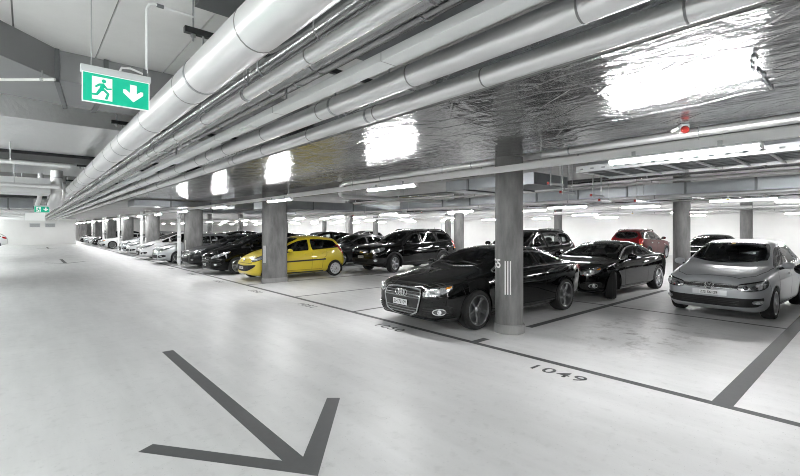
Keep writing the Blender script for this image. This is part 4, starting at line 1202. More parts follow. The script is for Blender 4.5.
# torn seam in the foil close to the camera
tr = MB(); random.seed(8)
for i in range(9):
    x = 3.7+i*.11; y = .62+i*.005+random.uniform(-.02, .02)
    tr.box((x, y-.006-random.uniform(0,.012), ZF-.012-random.uniform(0, .012)), (x+.10, y+.006, ZF-.0005))
tr.build('torn_seam', M['galv_dark'], fpan, smooth=False)

# ------------------------------------------------------------------ pipe bundle along the aisle
HY = [1.95,4.0,7.05,9.3,11.6,13.9,16.2,18.0,20.4,22.7,25,27.3,29.6,31.9]
YA, YB = -16.0, 61.5
def long_pipe(x, dz, r, label, mat='jacket', seam=1.15, y0=YA, y1=YB, n=24, group='insulated pipes over the aisle', ph=0., cat='pipe', seam_mat='jacket_seam'):
    z = H+dz*H; x *= H; r *= H
    mb = MB(); pts = [(x, y0, z), (x, y1, z)]
    mb.tube(pts, r, n)
    mb.cur = 1; y = y0+ph
    while y < min(y1, 40):
        mb.lathe([(r, y), (r+.0025, y+.003), (r+.0025, y+.010), (r, y+.013)], n, 'Y'); 
        for q in range(len(mb.v)-4*n, len(mb.v)): mb.v[q] += Vector((x, 0, z))
        y += seam
    o = mb.build('insulated_pipe', [M[mat], M[seam_mat]], angle=30)
    for yy in HY[:5]:
        s = MB(); s.lathe([(r+.0005, -.014), (r+.004, -.014), (r+.004, .014), (r+.0005, .014)], n, 'Y'); s.v = [v+Vector((x, yy*H, z)) for v in s.v]; s.build('hanger_clamp', M['steel'], o)
    return tag(o, label, cat, group)
long_pipe(.575, .665, .0785, 'thickest silver insulated pipe, leftmost of the bundle over the aisle', seam=1.3, ph=.1)
long_pipe(.868, .772, .052, 'dark pipe tucked above between the thickest pipe and its neighbour', 'jacket_dark')
long_pipe(.770, .625, .0275, 'slim silver pipe right of the thickest pipe', seam=1.0, ph=.3)
long_pipe(1.03, .772, .052, 'dark slim pipe hidden above the white cable trunking', 'jacket_dark', ph=.5)
long_pipe(.890, .684, .032, 'slim shiny pipe between the slim silver pipe and the white trunking', 'jacket_dark', ph=.2)
long_pipe(1.245, .660, .0475, 'silver pipe right of the white trunking', seam=1.25, ph=.75)
long_pipe(1.475, .650, .041, 'rightmost silver pipe of the bundle, next to the foil ceiling', seam=1.25, ph=.4)
w = empty('cable_trunking', (0, 0, 0)); tag(w, 'white rectangular cable trunking among the silver pipes over the aisle', 'trunking')
s = MB(); s.box((.952*H, YA, 1.6*H), (1.021*H, YB, 1.634*H), .004); s.build('channel', M['white_metal'], w)
s = MB()
y = YA
while y < 40: s.box((.9515*H, y, 1.5995*H), (1.0215*H, y+.004, 1.6345*H)); y += 1.5
s.build('joint', M['jacket_seam'], w, smooth=False)
s = MB(); s.box((.965*H, 4.05, 1.588*H), (1.005*H, 4.35, 1.5995*H), .004); s.build('junction_cover', M['white_metal'], w)
for yy in HY[:5]:
    s = MB(); s.box((.97*H, yy*H-.02, 1.6341*H), (1.0*H, yy*H+.02, 1.638*H)); s.build('hanger_plate', M['steel'], w, smooth=False)

# hangers carrying the bundle
def hanger(y, label):
    h = empty('pipe_hanger', (0, y, 0)); tag(h, label, 'pipe hanger', 'pipe hangers over the aisle')
    zt = H*1.832
    s = MB(); s.box((.50*H, -.021, zt), (1.66*H, .021, zt+.041)); s.build('strut', M['black_steel'], h, smooth=False)
    for x in (.535*H, 1.62*H):
        s = MB(); s.tube([(x, 0, zt-.05), (x, 0, ZC)], .007, 8); s.lathe([(.001, zt-.022), (.018, zt-.022), (.018, zt-.002), (.001, zt-.002)], 6, 'Z'); s.v[-24:] = [v+Vector((x, 0, 0)) for v in s.v[-24:]]
        s.build('threaded_rod', M['steel'], h)
    for x, zz in ((.575, 1.665+.0785), (.770, 1.625+.0275), (.963, 1.634), (1.245, 1.66+.0475), (1.475, 1.65+.041)):
        s = MB(); s.tube([(x*H, 0, zz*H+.0075), (x*H, 0, zt)], .008, 8); s.build('drop_rod', M['steel'], h)
for i in range(14): hanger(HY[i]*H, 'black strut with rods carrying the pipe bundle above the exit sign' if i == 0 else 'black strut with rods carrying the pipe bundle down the aisle')

# ------------------------------------------------------------------ luminaires on trunking rails
PITCH, LEN = 2.80*H, .83*H
def light_row(x, dz, y_first, n0, n1, label, rowname, ln=LEN, y0=-20., y1=78., PITCH=PITCH, tube='tube', rh=.085):
    x *= H; z = H+dz*H
    r = MB(); r.box((x-.035, y0, z), (x+.035, y1, z+rh)); 
    o = r.build('lighting_rail', M['rail_white'], smooth=False); tag(o, 'white lighting rail '+rowname, 'rail', 'lighting rails')
    proto = None
    for k in range(n0, n1):
        y = y_first*H+k*PITCH
        if y+ln > y1 or y < y0: continue
        if proto is None:
            z -= .001; t = empty('batten_light', (x, y, z))
            s = MB(); s.box((-.05, 0, -.028), (.05, ln, 0), .006); s.build('housing', M['white_metal'], t)
            s = MB(); pr = [(-.046, -.028), (-.046, -.050), (-.034, -.064), (0, -.069), (.034, -.064), (.046, -.050), (.046, -.028)]
            vs = [(a, yy, b) for yy in (.02, ln-.02) for a, b in pr]; n = len(pr)
            s.add(vs, [(i, i+1, n+i+1, n+i) for i in range(n-1)]+[tuple(range(n)), tuple(range(2*n-1, n-1, -1))]); s.build('diffuser', M[tube], t)
            s = MB(); s.box((-.048, 0, -.068), (.048, .02, -.028)); s.build('end_cap', M['white_metal'], t, smooth=False)
            s = MB(); s.box((-.048, ln-.02, -.068), (.048, ln, -.028)); s.build('end_cap', M['white_metal'], t, smooth=False)
            for yy in (.3, ln-.3):
                s = MB(); s.box((-.042, yy, -.004), (-.036, yy+.04, .05)); s.build('mounting_clip', M['steel'], t, smooth=False)
            proto = t
        else:
            t = copy_tree(proto); t.location = (x, y, z)
        tag(t, light_label(x, y, rowname, k), 'light', 'batten lights '+rowname)
def light_label(x, y, row, k):
    if 'over the bay fronts' in row:
        return {0: 'lit batten light nearest the camera, above the free bay at upper right', 1: 'lit batten light over the bays between the two nearest columns', 2: 'lit batten light in front of the top of the oblong column by the yellow car',
                3: 'lit batten light just before the third aisle column'}.get(k, 'small lit batten light far down the rail over the bay fronts')
    return 'lit batten light on the rail '+row
light_row(3.08, .4925, .46, -7, 17, '', 'over the bay fronts')
light_row(8.2, .475, 1.05, -7, 17, '', 'over the second row of cars')
light_row(13.3, .49, .3, -7, 17, '', 'over the third row of cars')
light_row(17.0, .5, 1.2, -7, 17, '', 'near the white right wall')
light_row(10.8, .56, .6, -7, 17, '', 'over the far driving lane')
light_row(-1.4, .795, .2, -12, 26, '', 'over the left side of the aisle', PITCH=PITCH*.72, tube='tube_cool', rh=.045)
light_row(-4.4, .795, 1.5, -7, 14, '', 'over the left bays', rh=.045)

# ------------------------------------------------------------------ exit signs
def exit_sign(x, y, z, w, label, full=True, rz=0., pale=False):
    h = w*.51
    e = empty('exit_sign', (x, y, z), rz); tag(e, label, 'exit sign', 'hanging exit signs')
    s = MB(); s.box((-w/2-.006, -.012, h), (w/2+.006, .03, h+.034), .003); s.build('lamp_housing', M['rail_grey'], e)
    s = MB(); s.box((-w/2, -.004, 0), (w/2, .006, h)); s.build('panel', M['sign_white'], e, smooth=False)
    if pale: return e
    g = h*.03
    s = MB(); s.box((-w/2+g, -.0055, g), (w/2-g, -.0042, h-g)); gr = s.build('green_field', M['sign_green'], e, smooth=False)
    def fl(name, polys, mat, y):
        s = MB()
        for p in polys:
            n = len(p); s.add([(a*h-w/2, y, b*h) for a, b in p]+[(a*h-w/2, y+.0008, b*h) for a, b in p], [tuple(range(n))]+[(i, (i+1) % n, n+(i+1) % n, n+i) for i in range(n)])
        return s.build(name, mat, e, smooth=False)
    fl('doorway', [[(.27,.12),(.84,.12),(.84,.88),(.27,.88)]], M['sign_white'], -.0068)
    c = lambda cx, cy, r: [(cx+r*math.cos(t), cy+r*math.sin(t)) for t in np.linspace(0, 2*math.pi, 17)[:-1]]
    fl('running_figure', [c(.60,.76,.065), [(.46,.66),(.60,.69),(.64,.62),(.58,.42),(.45,.42),(.50,.58)], [(.46,.66),(.34,.55),(.38,.51),(.50,.60)], [(.60,.68),(.70,.54),(.82,.56),(.82,.51),(.68,.48),(.58,.58)],
        [(.56,.46),(.68,.34),(.62,.16),(.70,.15),(.76,.36),(.62,.50)], [(.46,.48),(.38,.32),(.22,.30),(.22,.24),(.42,.25),(.55,.43)]], M['sign_green'], -.0085)
    fl('arrow', [[(1.36,.82),(1.56,.82),(1.56,.52),(1.68,.62),(1.76,.62),(1.76,.50),(1.46,.22),(1.16,.50),(1.16,.62),(1.24,.62),(1.36,.52)]], M['sign_white'], -.0068)
    s = MB(); s.tube([(-w/2+.04, .006, h+.03), (-w/2+.04, .006, ZC-z)], .0022, 6); s.build('wire', M['steel'], e)
    if full:
        s = MB(); s.tube([(w/2-.14, .01, h+.034), (w/2-.13, .01, h+.06), (w/2-.09, .01, h+.066), (w/2-.03, .01, h+.05), (w/2-.012, .01, h+.06), (w/2-.012, .01, h+.42), (w/2+.0, .01, h+.45), (w/2+.03, .012, h+.46), (w/2+.24, .03, h+.465)], .006, 8); s.build('supply_cable', M['white_metal'], e)
        s = MB(); s.tube([(w/2+.04, .012, h+.46), (w/2+.075, .014, h+.461)], .011, 8); s.build('cable_gland', M['galv_dark'], e)
        s = MB(); s.box((w/2-.03, .0, h+.03), (w/2-.012, .02, h+.075)); s.build('bracket', M['galv_dark'], e)
    return e
exit_sign(.219*H, 1.63*H, 1.3956*H, .182*H, 'green running-man exit sign with down arrow hanging over the aisle at upper left')
exit_sign(.20*H, 9.5*H, 1.29*H, .205*H, 'small green exit sign far down the aisle', False)
sb = exit_sign(.15*H, 12.5*H, 1.20*H, .34*H, 'pale white lit sign box hanging beyond the small exit sign', False, pale=True)
sb.name = 'sign_box'; sb['category'] = 'sign'; s = MB(); s.tube([(0, .006, .34*H*.51+.03), (0, .006, ZC-1.20*H)], .004, 6); s.build('hanger_wire', M['steel'], sb)

# ------------------------------------------------------------------ ducts and services over the aisle, left
def duct(name, poly, z0, z1, label, mat='galv', seams=(), cat='duct'):
    """poly: plan outline in eye heights"""
    e = empty(name, (poly[0][0]*H, poly[0][1]*H, z0*H)); tag(e, label, cat)
    o = Vector(e.location)
    s = MB(); s.prism([(a*H-o.x, b*H-o.y) for a, b in poly], 0, (z1-z0)*H); s.build('casing', M[mat], e, smooth=False)
    for (xa, ya), (xb, yb) in seams:
        s = MB()
        a = Vector((xa*H, ya*H, 0)); b = Vector((xb*H, yb*H, 0)); dr_ = (b-a).normalized(); nn = Vector((-dr_.y, dr_.x, 0))
        zt = (z1-z0)*H; t = .02; p = .028
        P = lambda q, off: q+nn*off-o
        for q0, q1, zz0, zz1 in ((a-dr_*p, a, -p, zt), (b, b+dr_*p, -p, zt), (a-dr_*p, b+dr_*p, -p, 0)):
            vs = [Vector((*(P(q, o_)).xy, zz)) for zz in (zz0, zz1) for q, o_ in ((q0, -t), (q1, -t), (q1, t), (q0, t))]
            s.add(vs, [(0,3,2,1),(4,5,6,7),(0,1,5,4),(1,2,6,5),(2,3,7,6),(3,0,4,7)])
        s.build('flange', M['galv_dark'], e, smooth=False)
    return e
duct('ventilation_duct', [(-1.7,1.08),(-.098,2.84),(.138,3.10),(1.72,3.10),(1.72,3.72),(.21,3.72),(-.12,3.64),(-1.95,1.62)], 1.848, 2.026, 'dull grey ventilation duct bending across the boarded ceiling behind the exit sign', 'galv_dark2', [((.13,3.095),(.20,3.725)), ((.36,3.10),(.36,3.72)), ((.95,3.10),(.95,3.72))])
c_ = MB(); c_.tube([(-.62*H, 3.57*H, 1.80*H), (-.107*H, 3.12*H, 1.80*H), (.115*H, 2.925*H, 1.80*H)], .013, 8)
cdt = tag(c_.build('conduit', M['white_metal']), 'white conduit running under the bent grey duct at upper left', 'conduit')
for t in (.25, .6, .93):
    p0 = Vector((-.62, 3.57, 1.80))*H; p1 = Vector((.115, 2.925, 1.80))*H; q = p0+(p1-p0)*t; dv = (p1-p0).normalized()*.012
    c_ = MB(); c_.tube([q-dv, q+dv], .019, 8); c_.tube([q, q+Vector((0, 0, .08))], .006, 6); c_.build('mounting_clip', M['steel'], cdt)
duct('foil_duct', [(-5,4.41),(1.72,4.41),(1.72,6.2),(-5,6.2)], 1.86, 2.025, 'foil-wrapped duct crossing the aisle ceiling behind the grey duct', 'foil_dull')
duct('foil_duct', [(.56,-4),(1.55,-4),(1.55,2.02),(.56,2.02)], 1.985, 2.017, 'flat dark duct above the pipe bundle at the top edge', 'galv_dark')
duct('steel_beam', [(-5,6.25),(1.72,6.25),(1.72,6.85),(-5,6.85)], 1.832, 2.025, 'black steel beam crossing above the aisle', 'black_steel', cat='beam')
duct('foil_duct', [(-5,7.3),(1.72,7.3),(1.72,8.8),(-5,8.8)], 1.87, 2.025, 'second foil-wrapped duct crossing the aisle beyond the black beam', 'foil_dull')
duct('ventilation_duct', [(-5,7.6),(.25,7.6),(.25,8.3),(-5,8.3)], 1.50, 1.70, 'flat white ventilation duct beyond the foil ducts over the aisle', 'white_metal', [((-.6,7.6),(-.6,8.3))])
duct('ventilation_duct', [(-5,10.6),(.1,10.6),(.1,11.4),(-5,11.4)], 1.40, 1.62, 'galvanised duct far down the left side of the aisle', 'galv', [((-.25,10.6),(-.25,11.4))])
duct('ventilation_duct', [(-5,13.5),(.25,13.5),(.25,14.2),(-5,14.2)], 1.40, 1.53, 'flat pale duct left of the pipes in the far aisle', 'white_metal')
duct('ventilation_duct', [(-5,18.5),(.25,18.5),(.25,19.3),(-5,19.3)], 1.42, 1.54, 'second flat pale duct left of the pipes in the far aisle', 'white_metal')
duct('ventilation_duct', [(-5,25.5),(.25,25.5),(.25,26.3),(-5,26.3)], 1.44, 1.55, 'farthest pale duct crossing before the end wall', 'white_metal')
def aisle_tray(y, z, w, label, mat='black_steel'):
    t = empty('cable_tray', (-6.5, y*H, z*H)); tag(t, label, 'cable tray')
    L_ = 6.5+.25*H
    for yy in (0, w): 
        s = MB(); s.box((0, yy-.003, 0), (L_, yy+.003, .09)); s.build('side_rail', M[mat], t, smooth=False)
    s = MB(); s.box((0, 0, 0), (L_, w, .006)); s.build('base', M[mat], t, smooth=False)
    for q in range(4):
        s = MB(); s.tube([(xx, w*(q+1)/5, .022+.006*((xx*3+q) % 2)) for xx in np.linspace(.05, L_-.05, 20)], .014, 6); s.build('cable', M['plastic'], t)
    for xx in np.arange(.4, L_, 1.5):
        s = MB(); s.tube([(xx, w/2, .006), (xx, w/2, ZC-z*H)], .007, 6); s.build('rod', M['steel'], t)
aisle_tray(8.95, 1.50, .5, 'black cable tray crossing the aisle beyond the white duct')
aisle_tray(9.7, 1.62, .6, 'higher black cable tray near the small exit sign')
aisle_tray(12.2, 1.45, .5, 'far black cable tray left of the pipe bundle')
for (y, z, r, l) in ((5.65,1.66,.02,'thin pipe crossing between the black beam and the foil duct'), (7.45,1.58,.028,'pipe crossing the aisle just before the white duct'), (9.45,1.56,.03,'pipe crossing the aisle by the black trays'), (11.8,1.40,.025,'thin pipe crossing the aisle beyond the small exit sign'), (16.0,1.40,.03,'pipe crossing the far aisle between the pale ducts')):
    s = MB(); s.tube([(-7.5, y*H, z*H), (.35*H, y*H, z*H)], r*H, 12)
    cp = tag(s.build('crossing_pipe', M['jacket']), l, 'pipe')
    for q in range(4):
        s = MB(); s.tube([(-5+q*1.6, y*H, z*H), (-5+q*1.6, y*H, {5.65: 1.859, 7.45: 1.869}.get(y, 2.029)*H)], .007, 6); s.build('hanger_rod', M['steel'], cp)
for i, (x, y, r, z0, l) in enumerate(((.335, 8.05, .072, 1.38, 'wide silver drop pipe beside the far exit sign'), (.435, 8.9, .05, 1.42, 'narrower silver drop pipe left of the pipe bundle'), (.16, 8.6, .03, 1.40, 'thin drop pipe left of the wide one'))):
    s = MB(); s.tube([(x*H, y*H, 1.865*H if y < 8.8 else ZC-.002), (x*H, y*H, z0*H+.25), (x*H-.02, y*H+.12, z0*H+.10), (x*H-.05, y*H+.5, z0*H)], r*H, 16)
    dp = tag(s.build('drop_pipe', M['jacket']), l, 'pipe')
    s = MB(); s.tube([(x*H, y*H, 1.75*H), (x*H, y*H, 1.75*H+.03)], r*H+.006, 16); s.build('mounting_clip', M['steel'], dp)

# ------------------------------------------------------------------ services behind the column row, right
def run_pipe(pts, r, label, mat='jacket', name='service_pipe', n=14):
    s = MB(); s.tube([(a*H, b*H, c*H) for a, b, c in pts], r*H, n); o = tag(s.build(name, M[mat]), label, 'pipe')
    x, z = pts[0][0], pts[0][2]
    for y in (1.95, 3.1, 4.75, 6.6, 8.1):
        top = ZF-.001 if x < 3.4 else 1.599*H if 11 < x < 12.1 else ZC-.001
        if y < max(p[1] for p in pts[:2]): 
            s = MB(); s.tube([(x*H, y*H, z*H), (x*H, y*H, top)], .006, 6); s.tube([(x*H, y*H-.012, z*H), (x*H, y*H+.012, z*H)], r*H+.004, n); s.build('hanger_rod', M['steel'], o)
    return o
run_pipe([(3.80,-4,1.73),(3.80,5.55,1.73),(3.80,5.70,1.725),(3.80,5.78,1.70),(3.80,5.80,1.66),(3.80,5.82,1.60),(3.83,5.84,1.56),(3.9,5.85,1.54),(4.05,5.86,1.54),(6.2,5.86,1.54)], .034, 'silver pipe along the foil edge with an elbow down behind the columns', n=16)
run_pipe([(3.98,-4,1.70),(3.98,8.4,1.70)], .022, 'thin pipe beside the silver pipe at the foil edge')
run_pipe([(3.3,2.62,1.53),(3.3,12.0,1.53)], .012, 'thin conduit under the rail beyond the round column', 'jacket_dark')
run_pipe([(6.0,-4,1.41),(6.0,16,1.41)], .022, 'sprinkler pipe along the second row ceiling')
run_pipe([(7.6,-4,1.47),(7.6,8.4,1.47)], .020, 'thin pipe over the second row of cars', 'jacket_dark')
run_pipe([(9.8,-4,1.52),(9.8,20,1.52)], .03, 'silver pipe over the far driving lane')
run_pipe([(11.9,-4,1.50),(11.9,20,1.50)], .03, 'second silver pipe over the far driving lane')
run_pipe([(14.6,-4,1.52),(14.6,20,1.52)], .03, 'pipe near the far white wall')
duct('ventilation_duct', [(4.5,2.75),(5.3,2.75),(5.3,4.15),(4.5,4.15)], 1.54, 1.68, 'short galvanised duct behind the round column', 'galv', [((5.3,3.25),(4.5,3.25)), ((5.3,3.75),(4.5,3.75))])
duct('ventilation_duct', [(6.3,-4.5),(7.1,-4.5),(7.1,7.2),(6.3,7.2)], 1.435, 1.60, 'long galvanised duct running along the second row of cars', 'galv', [((7.1,y),(6.3,y)) for y in (-1.1,-.4,.3,1.0,1.7,2.4,3.1,3.8,4.5,5.2,5.9)])
run_pipe([(5.75,-4,1.66),(5.75,8.4,1.66)], .03, 'dark pipe beside the long galvanised duct', 'jacket_dark')
run_pipe([(5.9,-4,1.60),(5.9,8.4,1.60)], .018, 'thin silver conduit beside the long galvanised duct')
duct('ventilation_duct', [(4.6,-4.5),(5.5,-4.5),(5.5,2.15),(4.6,2.15)], 1.63, 1.80, 'galvanised duct above the cable tray at right', 'galv', [((5.5,y),(4.6,y)) for y in (-.6,.1,.8,1.5)])
duct('foil_duct', [(7.4,-4.5),(8.0,-4.5),(8.0,1.6),(7.4,1.6)], 1.497, 1.66, 'foil-wrapped duct over the silver hatchback', 'foil_dull')
duct('ventilation_duct', [(3.85,8.6),(7.6,8.6),(7.6,9.4),(3.85,9.4)], 1.456, 1.63, 'galvanised cross duct behind the oblong column', 'galv', [((4.9,8.6),(4.9,9.4)), ((6.0,8.6),(6.0,9.4))])
duct('ventilation_duct', [(3.75,10.3),(7.6,10.3),(7.6,11.2),(3.75,11.2)], 1.50, 1.70, 'galvanised cross duct over the dark hatchbacks', 'galv', [((4.6,10.3),(4.6,11.2))])
duct('ventilation_duct', [(3.6,14.6),(7.6,14.6),(7.6,15.8),(3.6,15.8)], 1.56, 1.70, 'wide pale duct crossing above the silver hatchback', 'galv', [((4.6,14.6),(4.6,15.8)), ((3.9,14.6),(3.9,15.8))])
duct('ventilation_duct', [(11.0,-4.5),(12.0,-4.5),(12.0,12),(11.0,12)], 1.60, 1.78, 'broad duct over the far driving lane', 'galv')
duct('ventilation_duct', [(1.85,11.3),(5.4,11.3),(5.4,12.1),(1.85,12.1)], 1.545, 1.685, 'galvanised duct under the slab above the third aisle column', 'galv', [((2.6,11.3),(2.6,12.1)), ((3.5,11.3),(3.5,12.1))])
def tray(x0, x1, y0, y1, z, label):
    t = empty('cable_tray', (x0*H, y0*H, z*H)); tag(t, label, 'cable tray')
    L_ = (y1-y0)*H; W_ = (x1-x0)*H; hh = .056*H
    for nm, xx in (('side_rail', 0), ('side_rail', W_)):
        s = MB(); n = int(L_/.16)                        # slotted side: strips and posts
        s.box((xx-.002, 0, 0), (xx+.002, L_, hh*.36)); s.box((xx-.002, 0, hh*.60), (xx+.002, L_, hh))
        for k in range(n+1): s.box((xx-.002, k*L_/n-.055, hh*.36), (xx+.002, min(L_, k*L_/n+.055), hh*.60))
        s.build(nm, M['rail_grey'], t, smooth=False)
    k = 0
    while k*.36 < L_:
        s = MB(); s.box((0, k*.36, .002), (W_, k*.36+.035, .018)); s.build('rung', M['rail_grey'], t, smooth=False); k += 1
    s = MB(); random.seed(3)
    for q in range(7):
        xx = W_*(q+1)/8; s.tube([(xx+random.uniform(-.03, .03), yy, .03+.008*random.random()) for yy in np.linspace(0, L_, 14)], .011, 6)
    s.build('cable', M['galv_dark'], t)
    for yy in np.arange(.6, L_, 1.6):
        for xx in (0, W_):
            s = MB(); s.tube([(xx, yy, 0), (xx, yy, ZC-z*H)], .006, 6); s.build('rod', M['steel'], t)
tray(3.72, 4.40, -4.2, 1.85, 1.508, 'perforated ladder cable tray with cables behind the nearest light at upper right')
# strut brackets with red end caps
for i, (x, y, z) in enumerate(((4.35,2.48,1.50),(4.75,2.55,1.43),(5.1,2.35,1.40),(5.55,2.45,1.37),(5.9,2.15,1.36))):
    e = empty('strut_bracket', (x*H, y*H, z*H)); tag(e, ['strut bracket with red end cap nearest the round column', 'second strut bracket with red cap from the round column', 'middle strut bracket with red cap under the ducts', 'fourth strut bracket with red cap from the round column', 'strut bracket with red cap nearest the second-row column'][i], 'bracket', 'strut brackets with red end caps')
    s = MB(); s.box((0, -.02, 0), (.55, .02, .04)); s.build('arm', M['rail_grey'], e, smooth=False)
    s = MB(); s.box((-.012, -.024, -.004), (-.001, .024, .044), .003); s.build('end_cap', M['red'], e)
    for xx in (.08, .47):
        s = MB(); s.tube([(xx, 0, -.02), (xx, 0, ZC-z*H)], .012 if xx < .1 else .007, 6); s.build('hanger_rod', M['steel'], e)
# beacon under the foil slab
e = empty('warning_beacon', (3.30*H, .90*H, 1.66*H), rad(-60)); tag(e, 'small warning beacon with red lens under the foil ceiling at right', 'beacon')
s = MB(); s.box((-.035, -.035, .065), (.035, .035, .085)); s.tube([(0, 0, .085), (0, 0, ZF-1.66*H)], .012, 8); s.build('mounting_bracket', M['galv_dark'], e)
s = MB(); s.box((-.045, -.05, -.02), (.045, .07, .065), .008); s.build('body', M['rail_grey'], e)
s = MB(); s.lathe([(.001, -.075), (.03, -.072), (.042, -.055), (.042, -.051)], 20, 'Y', False); s.build('red_lens', M['red'], e)
s = MB(); s.tube([(-.12, .02, .0), (-.05, .0, .03)], .02, 8); s.build('side_lamp', M['white_metal'], e)
sp = [(5.9, 3.9), (6.0, 6.2), (6.0, 8.6), (6.0, 1.2), (9.8, 2.6), (9.8, 5.4), (11.9, 4.4), (6.0,11.0)]
sl = ['over the black coupe', 'over the black SUV', 'behind the oblong column', 'over the free bay', 'over the red estate', 'over the far dark SUV', 'near the far wall', 'over the dark hatchbacks']
for i, ((x, y), l) in enumerate(zip(sp, sl)):
    z = {5.9: 1.39, 6.0: 1.39, 9.8: 1.49, 11.9: 1.47}[x]
    e = empty('sprinkler_head', ((6.0 if x == 5.9 else x)*H, y*H, z*H)); tag(e, 'tiny red-tipped sprinkler head '+l, 'sprinkler', 'sprinkler heads')
    s = MB(); s.tube([(0, 0, -.07), (0, 0, .0)], .014, 8); s.build('mounting_stem', M['steel'], e)
    s = MB(); s.lathe([(.001, -.10), (.028, -.098), (.034, -.085), (.014, -.07)], 12, 'Z'); s.build('cap', M['red'] if i % 3 else M['yellow_tag'], e)
# small ventilation grilles on the end wall
for x, l in ((2.0, 'right one of the two small vents high on the white end wall'), (.7, 'left one of the two small vents high on the white end wall')):
    e = empty('wall_vent', (x, 61.58, 2.15)); tag(e, l, 'vent')
    s = MB(); s.box((-.45, -.03, -.22), (.45, .0, .22)); s.build('frame', M['rail_grey'], e, smooth=False)
    s = MB()
    for q in range(6): s.box((-.4, -.04, -.18+q*.06), (.4, -.03, -.155+q*.06))
    s.build('slat', M['galv_dark'], e, smooth=False)
# ------------------------------------------------------------------ the parked cars
def put(c, x_nose, y, yaw=0., label='', group='cars parked in the garage', cat='car', flip=False):
    """nose at x_nose facing the aisle (-x)"""
    r = c.root if hasattr(c, 'root') else c
    L_ = r['len'] if 'len' in r else c.L
    r['len'] = L_
    r.location = (x_nose+L_/2, y, .0016); r.rotation_euler = (0, 0, rad(yaw)+(math.pi if flip else 0))
    tag(r, label, cat, group)
    return r
def again(c, swap=None): return copy_tree(c.root, None, swap)
P_ = lambda n: M[n]
c_coupe = coupe(P_('paint_black')); put(c_coupe, 4.80, 5.35, -1.8, 'big glossy black coupe nose-out behind the round striped column')
c_coupe2 = coupe(P_('paint_black2'), 'parked_coupe', 'ZH 30588', M['satin'], steer=rad(24)); put(c_coupe2, 9.80, 5.2, -1.5, 'second black coupe between the big coupe and the silver hatchback, front wheels turned')
c_hatch = hatch(P_('paint_silver')); put(c_hatch, 9.74, 2.15, -2.5, 'silver hatchback facing out behind the free bay at right')
c_city = city_car(P_('paint_yellow')); c_city.root.scale = (1.035, 1.035, .995); put(c_city, 5.45, 14.03, 0, 'bright yellow city car behind the oblong column')
c_suv = suv(P_('paint_black'), 'parked_suv', steer=rad(16)); put(c_suv, 9.85, 13.5, -1, 'black SUV with gold badge and roof rails in the second row')
s2 = suv(P_('paint_black2'), 'parked_suv', bow=False, plate='ZH 10942'); put(s2, 10.6, 8.3, 0, 'dark SUV with roof rails right behind the big black coupe')
s3 = again(s2, {'paint_black2': M['paint_red']}); s3['len'] = SUV['L']; put(s3, 24.3, 9.4, 0, 'red estate with its tail towards the camera, in front of the white wall', flip=True)
s5 = again(s2); s5['len'] = SUV['L']; put(s5, 5.35, -.33, 0, 'dark SUV cut off by the right edge of the picture, only its mirror showing')
c_mpv = family_car('mpv', P_('paint_black2'), 'parked_people_carrier'); put(c_mpv, 5.1, 16.95, 0, 'black people carrier next to the yellow city car')
c_cmp = family_car('compact', P_('paint_grey'), 'parked_hatchback', face='chev'); put(c_cmp, 5.2, 20.25, 0, 'dark grey hatchback with chrome chevrons beside the third aisle column')
mlen, clen = c_mpv.L, c_cmp.L
def more(src, swap, x, y, label, group='cars parked in the garage', flip=False, yaw=0.):
    r = again(src, swap); r['len'] = src.L; put(r, x, y, yaw, label, group, flip=flip); return r
W = {'paint_grey': M['paint_white'], 'paint_black2': M['paint_white'], 'paint_black': M['paint_white']}
S_ = {'paint_grey': M['paint_lightsilver'], 'paint_black2': M['paint_lightsilver'], 'paint_black': M['paint_lightsilver']}
G_ = {'paint_black2': M['paint_grey'], 'paint_black': M['paint_grey']}
more(c_cmp, S_, 4.75, 23.75, 'silver hatchback behind the third aisle column, first of the pale cars')
more(c_mpv, W, 4.7, 27.6, 'white people carrier left of the first silver hatchback')
more(c_cmp, W, 4.9, 32.25, 'white hatchback just beyond the fourth aisle column')
more(c_mpv, S_, 4.9, 35.2, 'pale silver people carrier beyond the white hatchback')
more(c_coupe, W, 4.75, 45.4, 'white coupe far down the aisle row')
more(c_mpv, {}, 4.9, 51.6, 'dark people carrier far beyond the white coupe')
more(c_cmp, W, 4.9, 55.0, 'white hatchback near the far end of the aisle row')
more(c_cmp, S_, 4.9, 60.2, 'silver hatchback near the far end of the aisle row')
more(c_mpv, {}, 4.9, 64.2, 'last dark car of the aisle row, farthest from the camera')
# second row behind
more(c_cmp, {}, 9.9, 17.2, 'dark hatchback roof showing behind the yellow city car')
more(c_mpv, {}, 9.9, 20.4, 'black people carrier roof in the second row over the dark hatchbacks')
more(c_cmp, G_, 9.9, 25.0, 'dark grey hatchback in the second row beyond the third column')
more(c_cmp, S_, 9.9, 28.6, 'silver hatchback roof in the second row')
more(c_mpv, {}, 9.9, 33.2, 'dark people carrier in the second row far left')
more(c_cmp, {}, 9.9, 36.6, 'dark hatchback in the second row far left')
more(c_cmp, {}, 9.9, 42.4, 'dark hatchback, most distant of the second row')
more(c_cmp, {'paint_grey': M['paint_black2']}, 19.2, 4.85, 'dark hatchback whose roof shows above the silver hatchback')
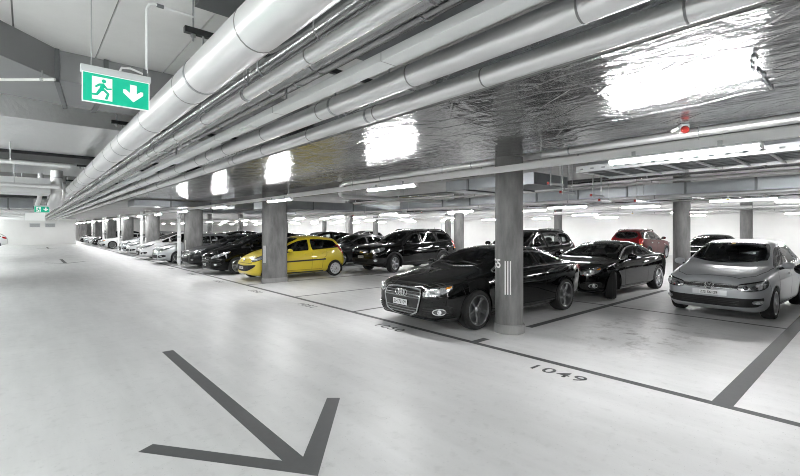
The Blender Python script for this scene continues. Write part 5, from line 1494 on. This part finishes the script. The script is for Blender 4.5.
# third row at the wall
more(c_cmp, G_, 22.0, 24.6, 'dark grey hatchback by the wall behind the yellow city car')
more(c_cmp, {}, 22.0, 28.2, 'dark hatchback by the wall in the far background')
more(c_mpv, S_, 22.0, 33.0, 'silver people carrier by the wall in the far background')
# unseen cars added past the right edge to darken reflections in the paintwork
more(c_mpv, {}, 10.2, -.95, 'dark people carrier added out of view beside the silver hatchback to darken reflections')
more(c_cmp, G_, 5.3, -3.6, 'dark grey hatchback added out of view past the SUV at the right edge to darken reflections')
more(c_mpv, {}, 24.4, -.2, 'unseen dark people carrier added by the right wall to darken its reflection')  # unseen pair added to darken the wall mirrored in the silver hatchback's side
more(c_cmp, G_, 24.4, -3.4, 'unseen dark grey hatchback added by the right wall to darken its reflection')
more(c_cmp, {}, 9.9, -3.8, 'dark hatchback added out of view two bays past the silver hatchback to darken reflections')
# one car on the left side of the aisle
more(c_cmp, W, -5.55, 54.0, 'white hatchback left of the aisle at the left edge, tail to the lane')

# ------------------------------------------------------------------ camera, world, view
w = bpy.data.worlds.new('World'); bpy.context.scene.world = w; w.use_nodes = True
w.node_tree.nodes['Background'].inputs[0].default_value = (1, 1, 1, 1); w.node_tree.nodes['Background'].inputs[1].default_value = .0
sc = bpy.context.scene
cd = bpy.data.cameras.new('Camera'); cam = bpy.data.objects.new('Camera', cd); C.objects.link(cam); sc.camera = cam
cd.sensor_width = 36; cd.lens = 36*427.29/800; cd.shift_y = -8.5/800; cd.clip_start = .05; cd.clip_end = 300
cam.location = (0, 0, H); cam.rotation_euler = (rad(90), 0, -rad(41.167))
vs = sc.view_settings; vs.view_transform = 'Standard'; vs.look = 'None'; vs.gamma = 1; vs.use_curve_mapping = False; vs.exposure = EXPO
cy = sc.cycles
cy.use_denoising = True; cy.max_bounces = 10; cy.diffuse_bounces = 6; cy.glossy_bounces = 5; cy.transparent_max_bounces = 24; cy.transmission_bounces = 6
cy.filter_width = 1.0; cy.sample_clamp_indirect = 6; cy.caustics_reflective = False; cy.caustics_refractive = False
